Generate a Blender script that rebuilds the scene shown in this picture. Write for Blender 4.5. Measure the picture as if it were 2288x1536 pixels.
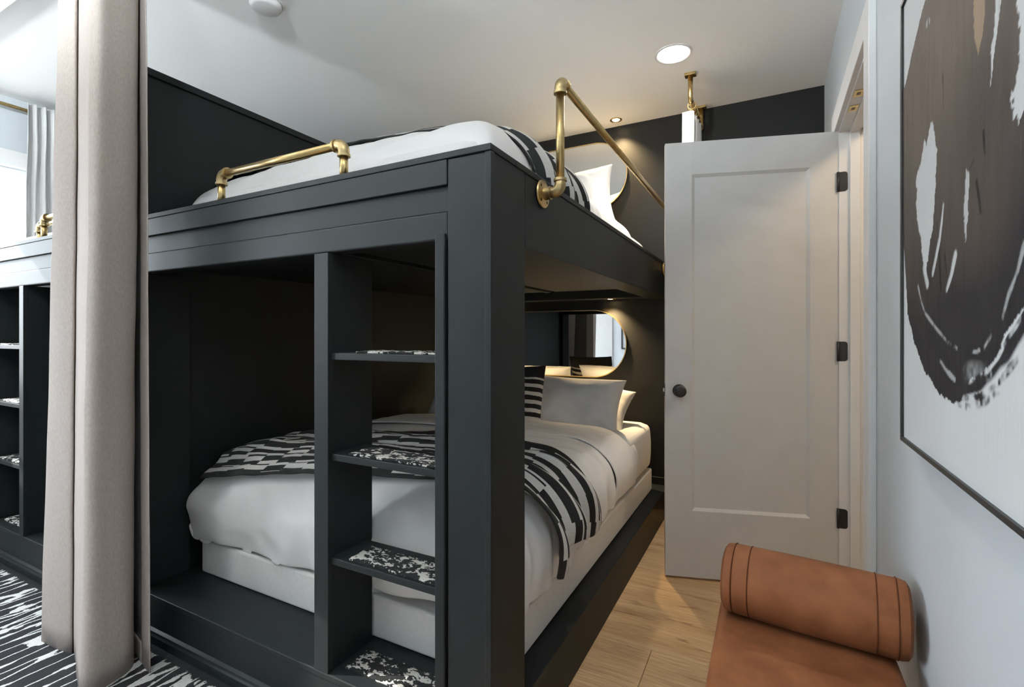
import bpy, bmesh, math, random
import numpy as np
from mathutils import Vector, Matrix, noise

random.seed(7)
scene = bpy.context.scene
for o in list(bpy.data.objects):
    bpy.data.objects.remove(o)
COL = scene.collection
PI = math.pi

# ------------------------------------------------------------------ camera, sky, sun, exposure
cam_d = bpy.data.cameras.new('camera')
cam_d.sensor_width = 36.0
cam_d.lens = 36.0 * 1097.46 / 2288.0
cam_d.shift_y = -20.2 / 2288.0
cam_d.clip_start = 0.02
cam = bpy.data.objects.new('camera', cam_d)
cam.location = (0, 0, 1.2)
cam.rotation_euler = (PI / 2, 0, 0.48314)
COL.objects.link(cam)
scene.camera = cam

world = bpy.data.worlds.new('sky')
scene.world = world
world.use_nodes = True
wn = world.node_tree.nodes
# plain bright sky above the horizon, duller ground below it
wt = world.node_tree
w_tc = wn.new('ShaderNodeTexCoord'); w_sp = wn.new('ShaderNodeSeparateXYZ'); w_rp = wn.new('ShaderNodeValToRGB')
w_mp = wn.new('ShaderNodeMapRange'); w_mp.inputs[1].default_value = -1.0; w_mp.inputs[2].default_value = 1.0
wt.links.new(w_tc.outputs['Generated'], w_sp.inputs[0]); wt.links.new(w_sp.outputs[2], w_mp.inputs[0]); wt.links.new(w_mp.outputs[0], w_rp.inputs[0])
w_rp.color_ramp.elements[0].position = 0.48; w_rp.color_ramp.elements[0].color = (0.24, 0.25, 0.25, 1)
w_rp.color_ramp.elements[1].position = 0.52; w_rp.color_ramp.elements[1].color = (0.84, 0.93, 1.0, 1)
wt.links.new(w_rp.outputs[0], wn['Background'].inputs[0])
wn['Background'].inputs[1].default_value = 19.0

sun_d = bpy.data.lights.new('sun', 'SUN')
sun_d.energy = 13.0
sun_d.angle = 0.009
sun_d.color = (1.0, 0.96, 0.9)
sun = bpy.data.objects.new('sun', sun_d)
sun.rotation_euler = Vector((0.80, 0.35, -0.50)).to_track_quat('-Z', 'Y').to_euler()
sun.location = (-8, -3, 6)
COL.objects.link(sun)

vs = scene.view_settings
vs.view_transform = 'Standard'
vs.look = 'None'
vs.gamma = 1.0
vs.use_curve_mapping = False
vs.exposure = 0.0

# windows let the sky in: y0, y1, z0, z1 on the left wall; portals only steer sampling of the sky
WINDOWS = [(0.30, 1.42, 0.92, 2.24), (-1.50, -0.20, 0.75, 2.30)]  # the second one is unseen, added to bring in more daylight
XL = -4.162
for (y0, y1, z0, z1) in WINDOWS:
    pd = bpy.data.lights.new('window_portal', 'AREA')
    pd.shape = 'RECTANGLE'
    pd.size = z1 - z0
    pd.size_y = y1 - y0
    pd.cycles.is_portal = True
    po = bpy.data.objects.new('window_portal', pd)
    po.location = (XL - 0.10, (y0 + y1) / 2, (z0 + z1) / 2)
    po.rotation_euler = Vector((1, 0, 0)).to_track_quat('-Z', 'Y').to_euler()
    pd.size, pd.size_y = (y1 - y0), (z1 - z0)
    po.rotation_euler = (PI / 2, 0, -PI / 2)
    COL.objects.link(po)

# ------------------------------------------------------------------ constants (metres)
XR, YB, ZC = 0.285, 3.4125, 2.668
YN = -1.60
XS, YF, ZT, ZU, ZL = -0.6035, 1.0404, 1.67, 1.447, 0.186

# ------------------------------------------------------------------ material helpers
def mat(name, color=(0.8, 0.8, 0.8), rough=0.5, metal=0.0, spec=0.5, sheen=0.0):
    m = bpy.data.materials.new(name)
    m.use_nodes = True
    b = m.node_tree.nodes['Principled BSDF']
    b.inputs['Base Color'].default_value = (*color, 1)
    b.inputs['Roughness'].default_value = rough
    b.inputs['Metallic'].default_value = metal
    b.inputs['Specular IOR Level'].default_value = spec
    if sheen:
        b.inputs['Sheen Weight'].default_value = sheen
    return m

class N:
    """tiny node-graph helper"""
    def __init__(s, m):
        s.t = m.node_tree
        s.b = s.t.nodes['Principled BSDF']
    def new(s, typ, **kw):
        n = s.t.nodes.new(typ)
        for k, v in kw.items():
            setattr(n, k, v)
        return n
    def link(s, a, b):
        s.t.links.new(a, b)
    def coords(s, kind='Object', scale=(1, 1, 1), rot=(0, 0, 0), loc=(0, 0, 0)):
        tc = s.new('ShaderNodeTexCoord')
        mp = s.new('ShaderNodeMapping')
        mp.inputs['Scale'].default_value = scale
        mp.inputs['Rotation'].default_value = rot
        mp.inputs['Location'].default_value = loc
        s.link(tc.outputs[kind], mp.inputs['Vector'])
        return mp.outputs['Vector']
    def noise(s, vec, scale, detail=4, rough=0.55, dist=0.0):
        n = s.new('ShaderNodeTexNoise')
        n.inputs['Scale'].default_value = scale
        n.inputs['Detail'].default_value = detail
        n.inputs['Roughness'].default_value = rough
        n.inputs['Distortion'].default_value = dist
        s.link(vec, n.inputs['Vector'])
        return n.outputs['Fac']
    def math(s, op, a, b=None, c=None):
        n = s.new('ShaderNodeMath', operation=op)
        for i, v in enumerate((a, b, c)):
            if v is None:
                continue
            if isinstance(v, (int, float)):
                n.inputs[i].default_value = v
            else:
                s.link(v, n.inputs[i])
        return n.outputs[0]
    def ramp(s, fac, stops):
        r = s.new('ShaderNodeValToRGB')
        e = r.color_ramp.elements
        while len(e) < len(stops):
            e.new(0.5)
        for el, (p, c) in zip(e, stops):
            el.position = p
            el.color = (*c, 1)
        s.link(fac, r.inputs['Fac'])
        return r.outputs['Color']
    def color(s, col):
        s.link(col, s.b.inputs['Base Color'])
    def bump(s, h, strength=0.2, dist=0.01):
        n = s.new('ShaderNodeBump')
        n.inputs['Strength'].default_value = strength
        n.inputs['Distance'].default_value = dist
        s.link(h, n.inputs['Height'])
        s.link(n.outputs['Normal'], s.b.inputs['Normal'])

def mottled(name, c0, c1, scale, rough=0.5, bump=0.0, bscale=200, metal=0.0, spec=0.5, stretch=(1, 1, 1), sheen=0.0, bd=0.002):
    m = mat(name, c0, rough, metal, spec, sheen)
    n = N(m)
    v = n.coords('Object', stretch)
    n.color(n.ramp(n.noise(v, scale), [(0.3, c0), (0.7, c1)]))
    if bump:
        n.bump(n.noise(v, bscale, 2), bump, bd)
    return m

M = {}
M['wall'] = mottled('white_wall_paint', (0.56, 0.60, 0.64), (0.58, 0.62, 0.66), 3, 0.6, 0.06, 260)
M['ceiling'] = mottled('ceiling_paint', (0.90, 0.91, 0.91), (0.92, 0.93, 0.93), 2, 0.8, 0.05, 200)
M['trim'] = mottled('white_trim_paint', (0.72, 0.72, 0.72), (0.75, 0.75, 0.75), 6, 0.38)
M['door'] = mottled('white_door_paint', (0.56, 0.56, 0.56), (0.59, 0.59, 0.59), 8, 0.42, 0.06, 350)
M['darkwall'] = mottled('black_wall_paint', (0.0090, 0.0092, 0.0088), (0.0110, 0.0112, 0.0108), 4, 0.48, 0.05, 240, spec=0.25)
M['paint'] = mottled('charcoal_green_paint', (0.0085, 0.0110, 0.0115), (0.0105, 0.0130, 0.0136), 7, 0.50, 0.08, 120, spec=0.22, stretch=(1, 1, 0.4))
M['brass'] = mottled('brushed_brass', (0.46, 0.33, 0.14), (0.58, 0.43, 0.20), 30, 0.30, 0.05, 300, metal=1.0)
M['brassold'] = mottled('aged_brass_fitting', (0.34, 0.26, 0.13), (0.50, 0.38, 0.19), 40, 0.36, 0.15, 250, metal=1.0)
M['black'] = mottled('matte_black_metal', (0.012, 0.012, 0.012), (0.016, 0.016, 0.016), 20, 0.42)
M['frame'] = mottled('black_frame_wood', (0.012, 0.012, 0.013), (0.018, 0.018, 0.018), 20, 0.4)
M['linen'] = mottled('white_cotton', (0.71, 0.70, 0.69), (0.75, 0.74, 0.73), 5, 0.85, 0.12, 500, sheen=0.1, bd=0.001)
M['boxfab'] = mottled('white_box_fabric', (0.70, 0.69, 0.67), (0.75, 0.74, 0.72), 60, 0.9, 0.35, 260)
M['drape'] = mottled('oatmeal_drape_linen', (0.345, 0.300, 0.272), (0.42, 0.368, 0.335), 220, 0.9, 0.3, 500, stretch=(1, 1, 0.35))
M['drape_pale'] = mottled('pale_drape_linen', (0.62, 0.62, 0.62), (0.68, 0.68, 0.68), 200, 0.9, 0.2, 500, stretch=(1, 1, 0.35))
M['drape_white'] = mottled('white_drape_cotton', (0.78, 0.77, 0.76), (0.83, 0.82, 0.81), 200, 0.9, 0.2, 500, stretch=(1, 1, 0.35))
M['lining'] = mottled('charcoal_lining', (0.085, 0.083, 0.082), (0.10, 0.098, 0.096), 80, 0.9)
M['leather'] = mottled('cognac_suede', (0.135, 0.043, 0.014), (0.225, 0.083, 0.031), 12, 0.70, 0.15, 380, spec=0.25)
M['seam'] = mat('dark_leather_seam', (0.075, 0.024, 0.009), 0.8, spec=0.1)
M['plastic'] = mat('white_plastic', (0.74, 0.74, 0.74), 0.4)
M['mirror'] = mat('mirror_silver', (0.93, 0.94, 0.94), 0.015, 1.0)
M['goldrim'] = mottled('gold_mirror_rim', (0.60, 0.44, 0.20), (0.66, 0.50, 0.25), 20, 0.28, metal=1.0)
M['screw'] = mat('dark_screw', (0.10, 0.07, 0.03), 0.4, 1.0)
M['woodleg'] = mottled('dark_wood_leg', (0.05, 0.03, 0.02), (0.08, 0.05, 0.03), 15, 0.5, stretch=(4, 4, 1))
M['stripcushion'] = None

def emissive(name, color, strength):
    m = mat(name, (0, 0, 0), 0.5)
    b = m.node_tree.nodes['Principled BSDF']
    b.inputs['Emission Color'].default_value = (*color, 1)
    b.inputs['Emission Strength'].default_value = strength
    return m
M['lamp_cool'] = emissive('lit_diffuser_neutral', (1.0, 0.95, 0.88), 14)
M['fill_globe'] = emissive('fill_lamp_globe', (0.90, 0.97, 1.0), 1080)  # glow of the added ceiling fill lamps
M['lamp_warm'] = emissive('lit_spot_lens_warm', (1.0, 0.80, 0.45), 30)

def glass_mat():
    m = bpy.data.materials.new('window_glass')
    m.use_nodes = True
    t = m.node_tree
    out = t.nodes['Material Output']
    tr = t.nodes.new('ShaderNodeBsdfTransparent')
    gl = t.nodes.new('ShaderNodeBsdfGlossy')
    gl.inputs['Roughness'].default_value = 0.0
    mx = t.nodes.new('ShaderNodeMixShader')
    mx.inputs[0].default_value = 0.05
    t.links.new(tr.outputs[0], mx.inputs[1])
    t.links.new(gl.outputs[0], mx.inputs[2])
    t.links.new(mx.outputs[0], out.inputs['Surface'])
    return m
M['glass'] = glass_mat()

def plank_mat():
    m = mat('pale_oak_plank', (0.5, 0.35, 0.2), 0.42)
    n = N(m)
    oi = n.new('ShaderNodeObjectInfo')
    tc = n.new('ShaderNodeTexCoord')
    off = n.new('ShaderNodeVectorMath', operation='SCALE')
    comb = n.new('ShaderNodeCombineXYZ')
    n.link(oi.outputs['Random'], comb.inputs[0])
    n.link(oi.outputs['Random'], comb.inputs[1])
    n.link(comb.outputs[0], off.inputs[0])
    off.inputs['Scale'].default_value = 37.0
    add = n.new('ShaderNodeVectorMath', operation='ADD')
    n.link(tc.outputs['Object'], add.inputs[0])
    n.link(off.outputs[0], add.inputs[1])
    def mp(scale):
        k = n.new('ShaderNodeMapping')
        k.inputs['Scale'].default_value = scale
        n.link(add.outputs[0], k.inputs['Vector'])
        return k.outputs['Vector']
    broad = n.noise(mp((1.2, 9, 1)), 1.6, 5, 0.6, 0.6)
    grain = n.noise(mp((3, 70, 1)), 2.2, 6, 0.65, 0.3)
    knot = n.noise(mp((2.2, 16, 1)), 1.7, 3, 0.5, 1.2)
    base = n.ramp(broad, [(0.28, (0.48, 0.30, 0.155)), (0.5, (0.64, 0.43, 0.235)), (0.72, (0.72, 0.52, 0.31))])
    gr = n.ramp(grain, [(0.35, (0.62, 0.56, 0.50)), (0.62, (1, 1, 1))])
    kn = n.ramp(knot, [(0.62, (1, 1, 1)), (0.72, (0.46, 0.35, 0.26))])
    m1 = n.new('ShaderNodeMix', data_type='RGBA', blend_type='MULTIPLY')
    m1.inputs[0].default_value = 0.8
    n.link(base, m1.inputs[6]); n.link(gr, m1.inputs[7])
    m2 = n.new('ShaderNodeMix', data_type='RGBA', blend_type='MULTIPLY')
    m2.inputs[0].default_value = 0.9
    n.link(m1.outputs[2], m2.inputs[6]); n.link(kn, m2.inputs[7])
    n.color(m2.outputs[2])
    n.bump(grain, 0.08, 0.002)
    return m
M['plank'] = plank_mat()

def rug_mat():
    m = mat('black_white_branching_rug', (0.02, 0.02, 0.02), 0.95)
    n = N(m)
    v0 = n.coords('Object')
    wob = n.new('ShaderNodeTexNoise'); wob.inputs['Scale'].default_value = 9; wob.inputs['Detail'].default_value = 3
    n.link(v0, wob.inputs['Vector'])
    sc = n.new('ShaderNodeVectorMath', operation='SCALE'); sc.inputs['Scale'].default_value = 0.022
    n.link(wob.outputs['Color'], sc.inputs[0])
    ad = n.new('ShaderNodeVectorMath', operation='ADD'); n.link(v0, ad.inputs[0]); n.link(sc.outputs[0], ad.inputs[1])
    mp = n.new('ShaderNodeMapping'); mp.inputs['Scale'].default_value = (19, 2.0, 0.0); n.link(ad.outputs[0], mp.inputs['Vector'])
    vo = n.new('ShaderNodeTexVoronoi', feature='DISTANCE_TO_EDGE', voronoi_dimensions='2D')
    vo.inputs['Scale'].default_value = 1.0
    vo.inputs['Randomness'].default_value = 0.75
    n.link(mp.outputs['Vector'], vo.inputs['Vector'])
    blob = n.noise(n.coords('Object', (9, 5, 1)), 1.4, 3)
    thr = n.math('ADD', 0.055, n.math('MULTIPLY', n.math('MAXIMUM', n.math('SUBTRACT', blob, 0.55), 0.0), 1.7))
    fuzz = n.noise(v0, 160, 2)
    d = n.math('ADD', vo.outputs['Distance'], n.math('MULTIPLY', n.math('SUBTRACT', fuzz, 0.5), 0.07))
    fac = n.math('LESS_THAN', d, thr)
    sx = n.new('ShaderNodeSeparateXYZ'); n.link(v0, sx.inputs[0])
    fac = n.math('MULTIPLY', fac, n.math('LESS_THAN', n.math('ADD', sx.outputs[1], n.math('MULTIPLY', fuzz, 0.03)), 1.015))
    pile = n.noise(v0, 300, 3)
    dark = n.ramp(pile, [(0.3, (0.003, 0.003, 0.004)), (0.75, (0.015, 0.015, 0.020))])
    mx = n.new('ShaderNodeMix', data_type='RGBA')
    n.link(fac, mx.inputs[0]); n.link(dark, mx.inputs[6]); mx.inputs[7].default_value = (0.72, 0.71, 0.69, 1)
    n.color(mx.outputs[2])
    n.bump(pile, 0.6, 0.006)
    return m
M['rug'] = rug_mat()

def mat_mat():
    m = mat('black_white_tread_carpet', (0.02, 0.02, 0.02), 0.95)
    n = N(m)
    v = n.coords('Object', (1, 1, 1))
    a = n.noise(n.coords('Object', (26, 44, 4)), 1.0, 3, 0.5, 0.4)
    b = n.noise(n.coords('Object', (60, 90, 60)), 1.4, 2, 0.6)
    s = n.math('ADD', a, n.math('MULTIPLY', n.math('SUBTRACT', b, 0.5), 0.55))
    fac = n.math('GREATER_THAN', s, 0.535)
    mx = n.new('ShaderNodeMix', data_type='RGBA')
    n.link(fac, mx.inputs[0]); mx.inputs[6].default_value = (0.005, 0.005, 0.006, 1); mx.inputs[7].default_value = (0.68, 0.65, 0.60, 1)
    n.color(mx.outputs[2])
    n.bump(n.noise(v, 420, 2), 0.9, 0.006)
    return m
M['tread'] = mat_mat()

def throw_mat():
    m = mat('black_white_jogged_stripe_knit', (0.02, 0.02, 0.02), 0.9)
    n = N(m)
    uv = n.new('ShaderNodeUVMap'); uv.uv_map = 'UVMap'
    sp = n.new('ShaderNodeSeparateXYZ'); n.link(uv.outputs[0], sp.inputs[0])
    a, b = sp.outputs[0], sp.outputs[1]
    lane = n.math('FLOOR', n.math('DIVIDE', b, 0.050))
    w1 = n.new('ShaderNodeTexWhiteNoise', noise_dimensions='1D'); n.link(lane, w1.inputs['W'])
    seg = n.math('FLOOR', n.math('ADD', n.math('DIVIDE', a, 0.098), n.math('MULTIPLY', w1.outputs['Value'], 3.0)))
    cb = n.new('ShaderNodeCombineXYZ'); n.link(lane, cb.inputs[0]); n.link(seg, cb.inputs[1])
    w2 = n.new('ShaderNodeTexWhiteNoise', noise_dimensions='2D'); n.link(cb.outputs[0], w2.inputs['Vector'])
    jog = n.math('MULTIPLY', n.math('SUBTRACT', w2.outputs['Value'], 0.5), 0.030)
    q = n.math('DIVIDE', n.math('ADD', b, jog), 0.050)
    fac = n.math('GREATER_THAN', n.math('FRACT', q), 0.55)
    fac = n.math('MULTIPLY', fac, n.math('MULTIPLY', n.math('GREATER_THAN', b, 0.010), n.math('LESS_THAN', b, 0.474)))
    knit = n.noise(n.coords('Object'), 350, 2)
    dark = n.ramp(knit, [(0.3, (0.004, 0.004, 0.004)), (0.8, (0.014, 0.014, 0.014))])
    lite = n.ramp(knit, [(0.3, (0.55, 0.53, 0.50)), (0.8, (0.74, 0.72, 0.69))])
    mx = n.new('ShaderNodeMix', data_type='RGBA')
    n.link(fac, mx.inputs[0]); n.link(dark, mx.inputs[6]); n.link(lite, mx.inputs[7])
    n.color(mx.outputs[2])
    n.bump(knit, 0.5, 0.003)
    return m
M['throw'] = throw_mat()
M['throwedge'] = mat('black_knit_edge', (0.007, 0.007, 0.007), 0.9)

def cushion_mat():
    m = mat('black_cushion_white_stripes', (0.02, 0.02, 0.02), 0.95)
    n = N(m)
    uv = n.new('ShaderNodeUVMap'); uv.uv_map = 'UVMap'
    sp = n.new('ShaderNodeSeparateXYZ'); n.link(uv.outputs[0], sp.inputs[0])
    wob = n.noise(n.coords('Object'), 30, 2)
    v = n.math('ADD', sp.outputs[1], n.math('MULTIPLY', n.math('SUBTRACT', wob, 0.5), 0.018))
    st = n.math('GREATER_THAN', n.math('FRACT', n.math('MULTIPLY', v, 8.6)), 0.55)
    lo = n.math('GREATER_THAN', v, 0.16)
    hi = n.math('LESS_THAN', v, 0.79)
    fac = n.math('MULTIPLY', st, n.math('MULTIPLY', lo, hi))
    knit = n.noise(n.coords('Object'), 260, 2)
    dark = n.ramp(knit, [(0.3, (0.004, 0.004, 0.004)), (0.8, (0.03, 0.03, 0.03))])
    mx = n.new('ShaderNodeMix', data_type='RGBA')
    n.link(fac, mx.inputs[0]); n.link(dark, mx.inputs[6]); mx.inputs[7].default_value = (0.66, 0.63, 0.58, 1)
    n.color(mx.outputs[2])
    n.bump(knit, 0.8, 0.005)
    return m
M['cushion'] = cushion_mat()

def painted_mat():
    m = mat('acrylic_on_canvas', (0.8, 0.8, 0.8), 0.6, spec=0.12)
    n = N(m)
    at = n.new('ShaderNodeAttribute'); at.attribute_name = 'paint'
    n.color(at.outputs['Color'])
    v = n.coords('Object', (1, 14, 2.2))
    n.bump(n.noise(v, 9, 6), 0.25, 0.004)
    return m
M['painted'] = painted_mat()

# ------------------------------------------------------------------ mesh helpers (all in world coordinates)
def bm_box(bm, x0, x1, y0, y1, z0, z1, mi=0):
    vs_ = [bm.verts.new(p) for p in ((x0, y0, z0), (x1, y0, z0), (x1, y1, z0), (x0, y1, z0),
                                     (x0, y0, z1), (x1, y0, z1), (x1, y1, z1), (x0, y1, z1))]
    fs = []
    for q in ((0, 3, 2, 1), (4, 5, 6, 7), (0, 1, 5, 4), (1, 2, 6, 5), (2, 3, 7, 6), (3, 0, 4, 7)):
        f = bm.faces.new([vs_[i] for i in q]); f.material_index = mi; fs.append(f)
    return vs_, fs

def world_inv(p):
    """parents are either empties with a plain transform or meshes whose world matrix is identity"""
    if p is None or p.type == 'MESH':
        return Matrix.Identity(4)
    return (Matrix.Translation(p.location) @ p.rotation_euler.to_matrix().to_4x4()).inverted()

def finish(name, bm, m, parent=None, smooth=False, bevel=0.0, segs=2):
    bmesh.ops.recalc_face_normals(bm, faces=bm.faces)
    me = bpy.data.meshes.new(name)
    bm.to_mesh(me); bm.free()
    return link_mesh(name, me, m, parent, smooth, bevel, segs)

def link_mesh(name, me, m, parent=None, smooth=False, bevel=0.0, segs=2):
    if m is not None:
        for k in (m if isinstance(m, (list, tuple)) else [m]):
            me.materials.append(k)
    if smooth:
        me.polygons.foreach_set('use_smooth', [True] * len(me.polygons))
    o = bpy.data.objects.new(name, me)
    COL.objects.link(o)
    if parent is not None:
        o.parent = parent
        o.matrix_parent_inverse = world_inv(parent)
    if bevel > 0:
        md = o.modifiers.new('bevel', 'BEVEL')
        md.width = bevel; md.segments = segs; md.limit_method = 'ANGLE'; md.angle_limit = 0.6
    return o

def box(name, m, parent, x0, x1, y0, y1, z0, z1, bevel=0.002, segs=2):
    bm = bmesh.new()
    bm_box(bm, x0, x1, y0, y1, z0, z1)
    return finish(name, bm, m, parent, bevel=bevel, segs=segs)

def thing(name, label, cat, loc=(0, 0, 0), group=None, kind=None, rotz=0.0):
    e = bpy.data.objects.new(name, None)
    e.empty_display_size = 0.05
    e.location = loc
    e.rotation_euler = (0, 0, rotz)
    COL.objects.link(e)
    tag(e, label, cat, group, kind)
    return e

def tag(o, label=None, cat=None, group=None, kind=None):
    if label: o['label'] = label
    if cat: o['category'] = cat
    if group: o['group'] = group
    if kind: o['kind'] = kind
    return o

def frames(pts):
    """parallel-transport frames along a polyline"""
    pts = [Vector(p) for p in pts]
    n = len(pts)
    tans = []
    for i in range(n):
        a = pts[max(0, i - 1)]; b = pts[min(n - 1, i + 1)]
        tans.append((b - a).normalized())
    up = Vector((0, 0, 1)) if abs(tans[0].z) < 0.9 else Vector((1, 0, 0))
    u = tans[0].cross(up).normalized()
    out = []
    for i in range(n):
        u = (u - tans[i] * u.dot(tans[i])).normalized()
        out.append((pts[i], u, tans[i].cross(u).normalized()))
    return out

def bm_tube(bm, pts, radii, seg=16, caps=True):
    fr = frames(pts)
    if isinstance(radii, (int, float)):
        radii = [radii] * len(fr)
    rings = []
    for (p, u, v), r in zip(fr, radii):
        rings.append([bm.verts.new(p + (u * math.cos(2 * PI * k / seg) + v * math.sin(2 * PI * k / seg)) * r) for k in range(seg)])
    for a, b in zip(rings, rings[1:]):
        for k in range(seg):
            bm.faces.new((a[k], a[(k + 1) % seg], b[(k + 1) % seg], b[k]))
    if caps:
        bm.faces.new(rings[0]); bm.faces.new(rings[-1][::-1])

def tube(name, m, parent, pts, radii, seg=16):
    bm = bmesh.new()
    bm_tube(bm, pts, radii, seg)
    return finish(name, bm, m, parent, smooth=True)

def smooth_angle(o, ang=0.7):
    me = o.data
    me.polygons.foreach_set('use_smooth', [True] * len(me.polygons))
    me.set_sharp_from_angle(angle=ang)
    return o

def lathe(name, m, parent, origin, axis, profile, seg=32):
    """profile: list of (radius, height along axis)"""
    bm = bmesh.new()
    q = Vector(axis).normalized().to_track_quat('Z', 'Y')
    o = Vector(origin)
    rings = []
    for r, h in profile:
        if r < 1e-6:
            rings.append([bm.verts.new(o + q @ Vector((0, 0, h)))])
        else:
            rings.append([bm.verts.new(o + q @ Vector((r * math.cos(2 * PI * k / seg), r * math.sin(2 * PI * k / seg), h))) for k in range(seg)])
    for a, b in zip(rings, rings[1:]):
        for k in range(seg):
            k2 = (k + 1) % seg
            if len(a) == 1 and len(b) == 1: continue
            if len(a) == 1: bm.faces.new((a[0], b[k2], b[k]))
            elif len(b) == 1: bm.faces.new((a[k], a[k2], b[0]))
            else: bm.faces.new((a[k], a[k2], b[k2], b[k]))
    return smooth_angle(finish(name, bm, m, parent))

def grid_mesh(name, pts, nu, nv, uvs=None, closed_u=False):
    """pts indexed [i*nv+j]"""
    faces = []
    for i in range(nu - 1 if not closed_u else nu):
        for j in range(nv - 1):
            i2 = (i + 1) % nu
            faces.append((i * nv + j, i2 * nv + j, i2 * nv + j + 1, i * nv + j + 1))
    me = bpy.data.meshes.new(name)
    me.from_pydata([tuple(p) for p in pts], [], faces)
    if uvs is not None:
        uvl = me.uv_layers.new(name='UVMap')
        idx = np.empty(len(me.loops), dtype=np.int32)
        me.loops.foreach_get('vertex_index', idx)
        uvl.data.foreach_set('uv', np.asarray(uvs, dtype=np.float32)[idx].ravel())
    me.update()
    return me

def solidify(o, t, offset=-1.0):
    md = o.modifiers.new('thickness', 'SOLIDIFY')
    md.thickness = t; md.offset = offset
    return o

def nz(x, y, z=0.0):
    return noise.noise(Vector((x, y, z)))

# ------------------------------------------------------------------ the setting
HW = 0.12                                   # wall thickness
# floor: sub-floor slab, wood planks (parts) on the right-hand side and in the hall
floor = box('floor', M['plank'], None, XL - HW, 1.75, YN - HW, YB + HW, -0.06, -0.007, 0)
tag(floor, 'pale oak plank floor beside the bunk bed', 'floor', kind='structure')
pw = 0.2365
plank_meshes = {}
def plank(x0, x1, y0, y1):
    key = (round(x1 - x0, 3), round(y1 - y0, 3))
    w, h = x1 - x0, y1 - y0
    if key not in plank_meshes:
        bm = bmesh.new()
        g = 0.0009
        bm_box(bm, g, w - g, g, h - g, -0.007, 0.0)
        me = bpy.data.meshes.new('plank'); bm.to_mesh(me); bm.free()
        me.materials.append(M['plank'])
        plank_meshes[key] = me
    o = bpy.data.objects.new('plank', plank_meshes[key])
    o.location = (x0, y0, 0)
    o.parent = floor
    COL.objects.link(o)
    md = o.modifiers.new('bevel', 'BEVEL'); md.width = 0.0012; md.segments = 1
row = 0
y = 1.664 - pw * 14
XA, XB = -0.82, 1.70
joints = [-0.397, 0.31, -0.12, 0.55, -0.62, 0.08]
while y < YB:
    y1 = min(y + pw, YB)
    k = round((y - 1.664) / pw)
    j = joints[k % 6]
    xs = sorted(set([XA] + [v for v in (j - 1.2, j, j + 1.2) if XA + 0.05 < v < XB - 0.05] + [XB]))
    if y1 > YN:
        for a, b in zip(xs, xs[1:]):
            plank(a, b, max(y, YN), y1)
    y += pw

def wall_with_hole(name, m, axis, at, thick, a0, a1, holes, z1=ZC, label=None):
    """axis 'x': wall plane x=at growing to at+thick, running along y a0..a1; holes: (a0,a1,z0,z1)"""
    bm = bmesh.new()
    cuts = sorted(set([a0, a1] + [v for h in holes for v in h[:2]]))
    for c0, c1 in zip(cuts, cuts[1:]):
        mid = (c0 + c1) / 2
        zs = [(0.0, z1)]
        for h in holes:
            if h[0] < mid < h[1]:
                zs = [s for s in ((0.0, h[2]), (h[3], z1)) if s[1] - s[0] > 1e-4]
        for (za, zb) in zs:
            if axis == 'x':
                bm_box(bm, min(at, at + thick), max(at, at + thick), c0, c1, za, zb)
            else:
                bm_box(bm, c0, c1, min(at, at + thick), max(at, at + thick), za, zb)
    bmesh.ops.remove_doubles(bm, verts=bm.verts, dist=1e-5)
    o = finish(name, bm, m, None)
    return tag(o, label, 'wall', kind='structure')

# door opening in the right wall
DY0, DY1, DZ = 1.905, 2.735, 2.155
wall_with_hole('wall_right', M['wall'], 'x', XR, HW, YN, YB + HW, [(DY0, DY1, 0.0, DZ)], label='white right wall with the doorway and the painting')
wall_with_hole('wall_left', M['wall'], 'x', XL, -HW, YN - HW, YB + HW, WINDOWS, label='pale left wall with one bright window and an added one')
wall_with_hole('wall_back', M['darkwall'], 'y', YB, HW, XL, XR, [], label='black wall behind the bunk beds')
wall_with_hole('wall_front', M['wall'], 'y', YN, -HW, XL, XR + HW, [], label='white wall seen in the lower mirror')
ceil = box('ceiling', M['ceiling'], None, XL - HW, 1.75, YN - HW, YB + HW, ZC, ZC + 0.1, 0)
tag(ceil, 'plain white ceiling', 'ceiling', kind='structure')
bb = box('baseboard_back', M['darkwall'], None, XL, XR, YB - 0.014, YB, 0.0, 0.235, 0.004)
tag(bb, 'dark painted baseboard along the black wall', 'baseboard', kind='structure')
b2 = box('baseboard_right', M['trim'], None, XR - 0.014, XR, YN, DY0 - 0.09, 0.0, 0.10, 0.004)
tag(b2, 'white baseboard under the painting', 'baseboard', kind='structure')

# hall behind the doorway
hall = wall_with_hole('wall_hall_far', M['wall'], 'x', 1.60, HW, 0.9, YB + HW, [], label='hall wall beyond the doorway')
wall_with_hole('wall_hall_end', M['wall'], 'y', YB, HW, XR + HW, 1.60, [], label='end wall of the hall beyond the doorway')
wall_with_hole('wall_hall_near', M['wall'], 'y', 0.9, -HW, XR + HW, 1.60, [], label='near wall of the hall beyond the doorway')

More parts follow.
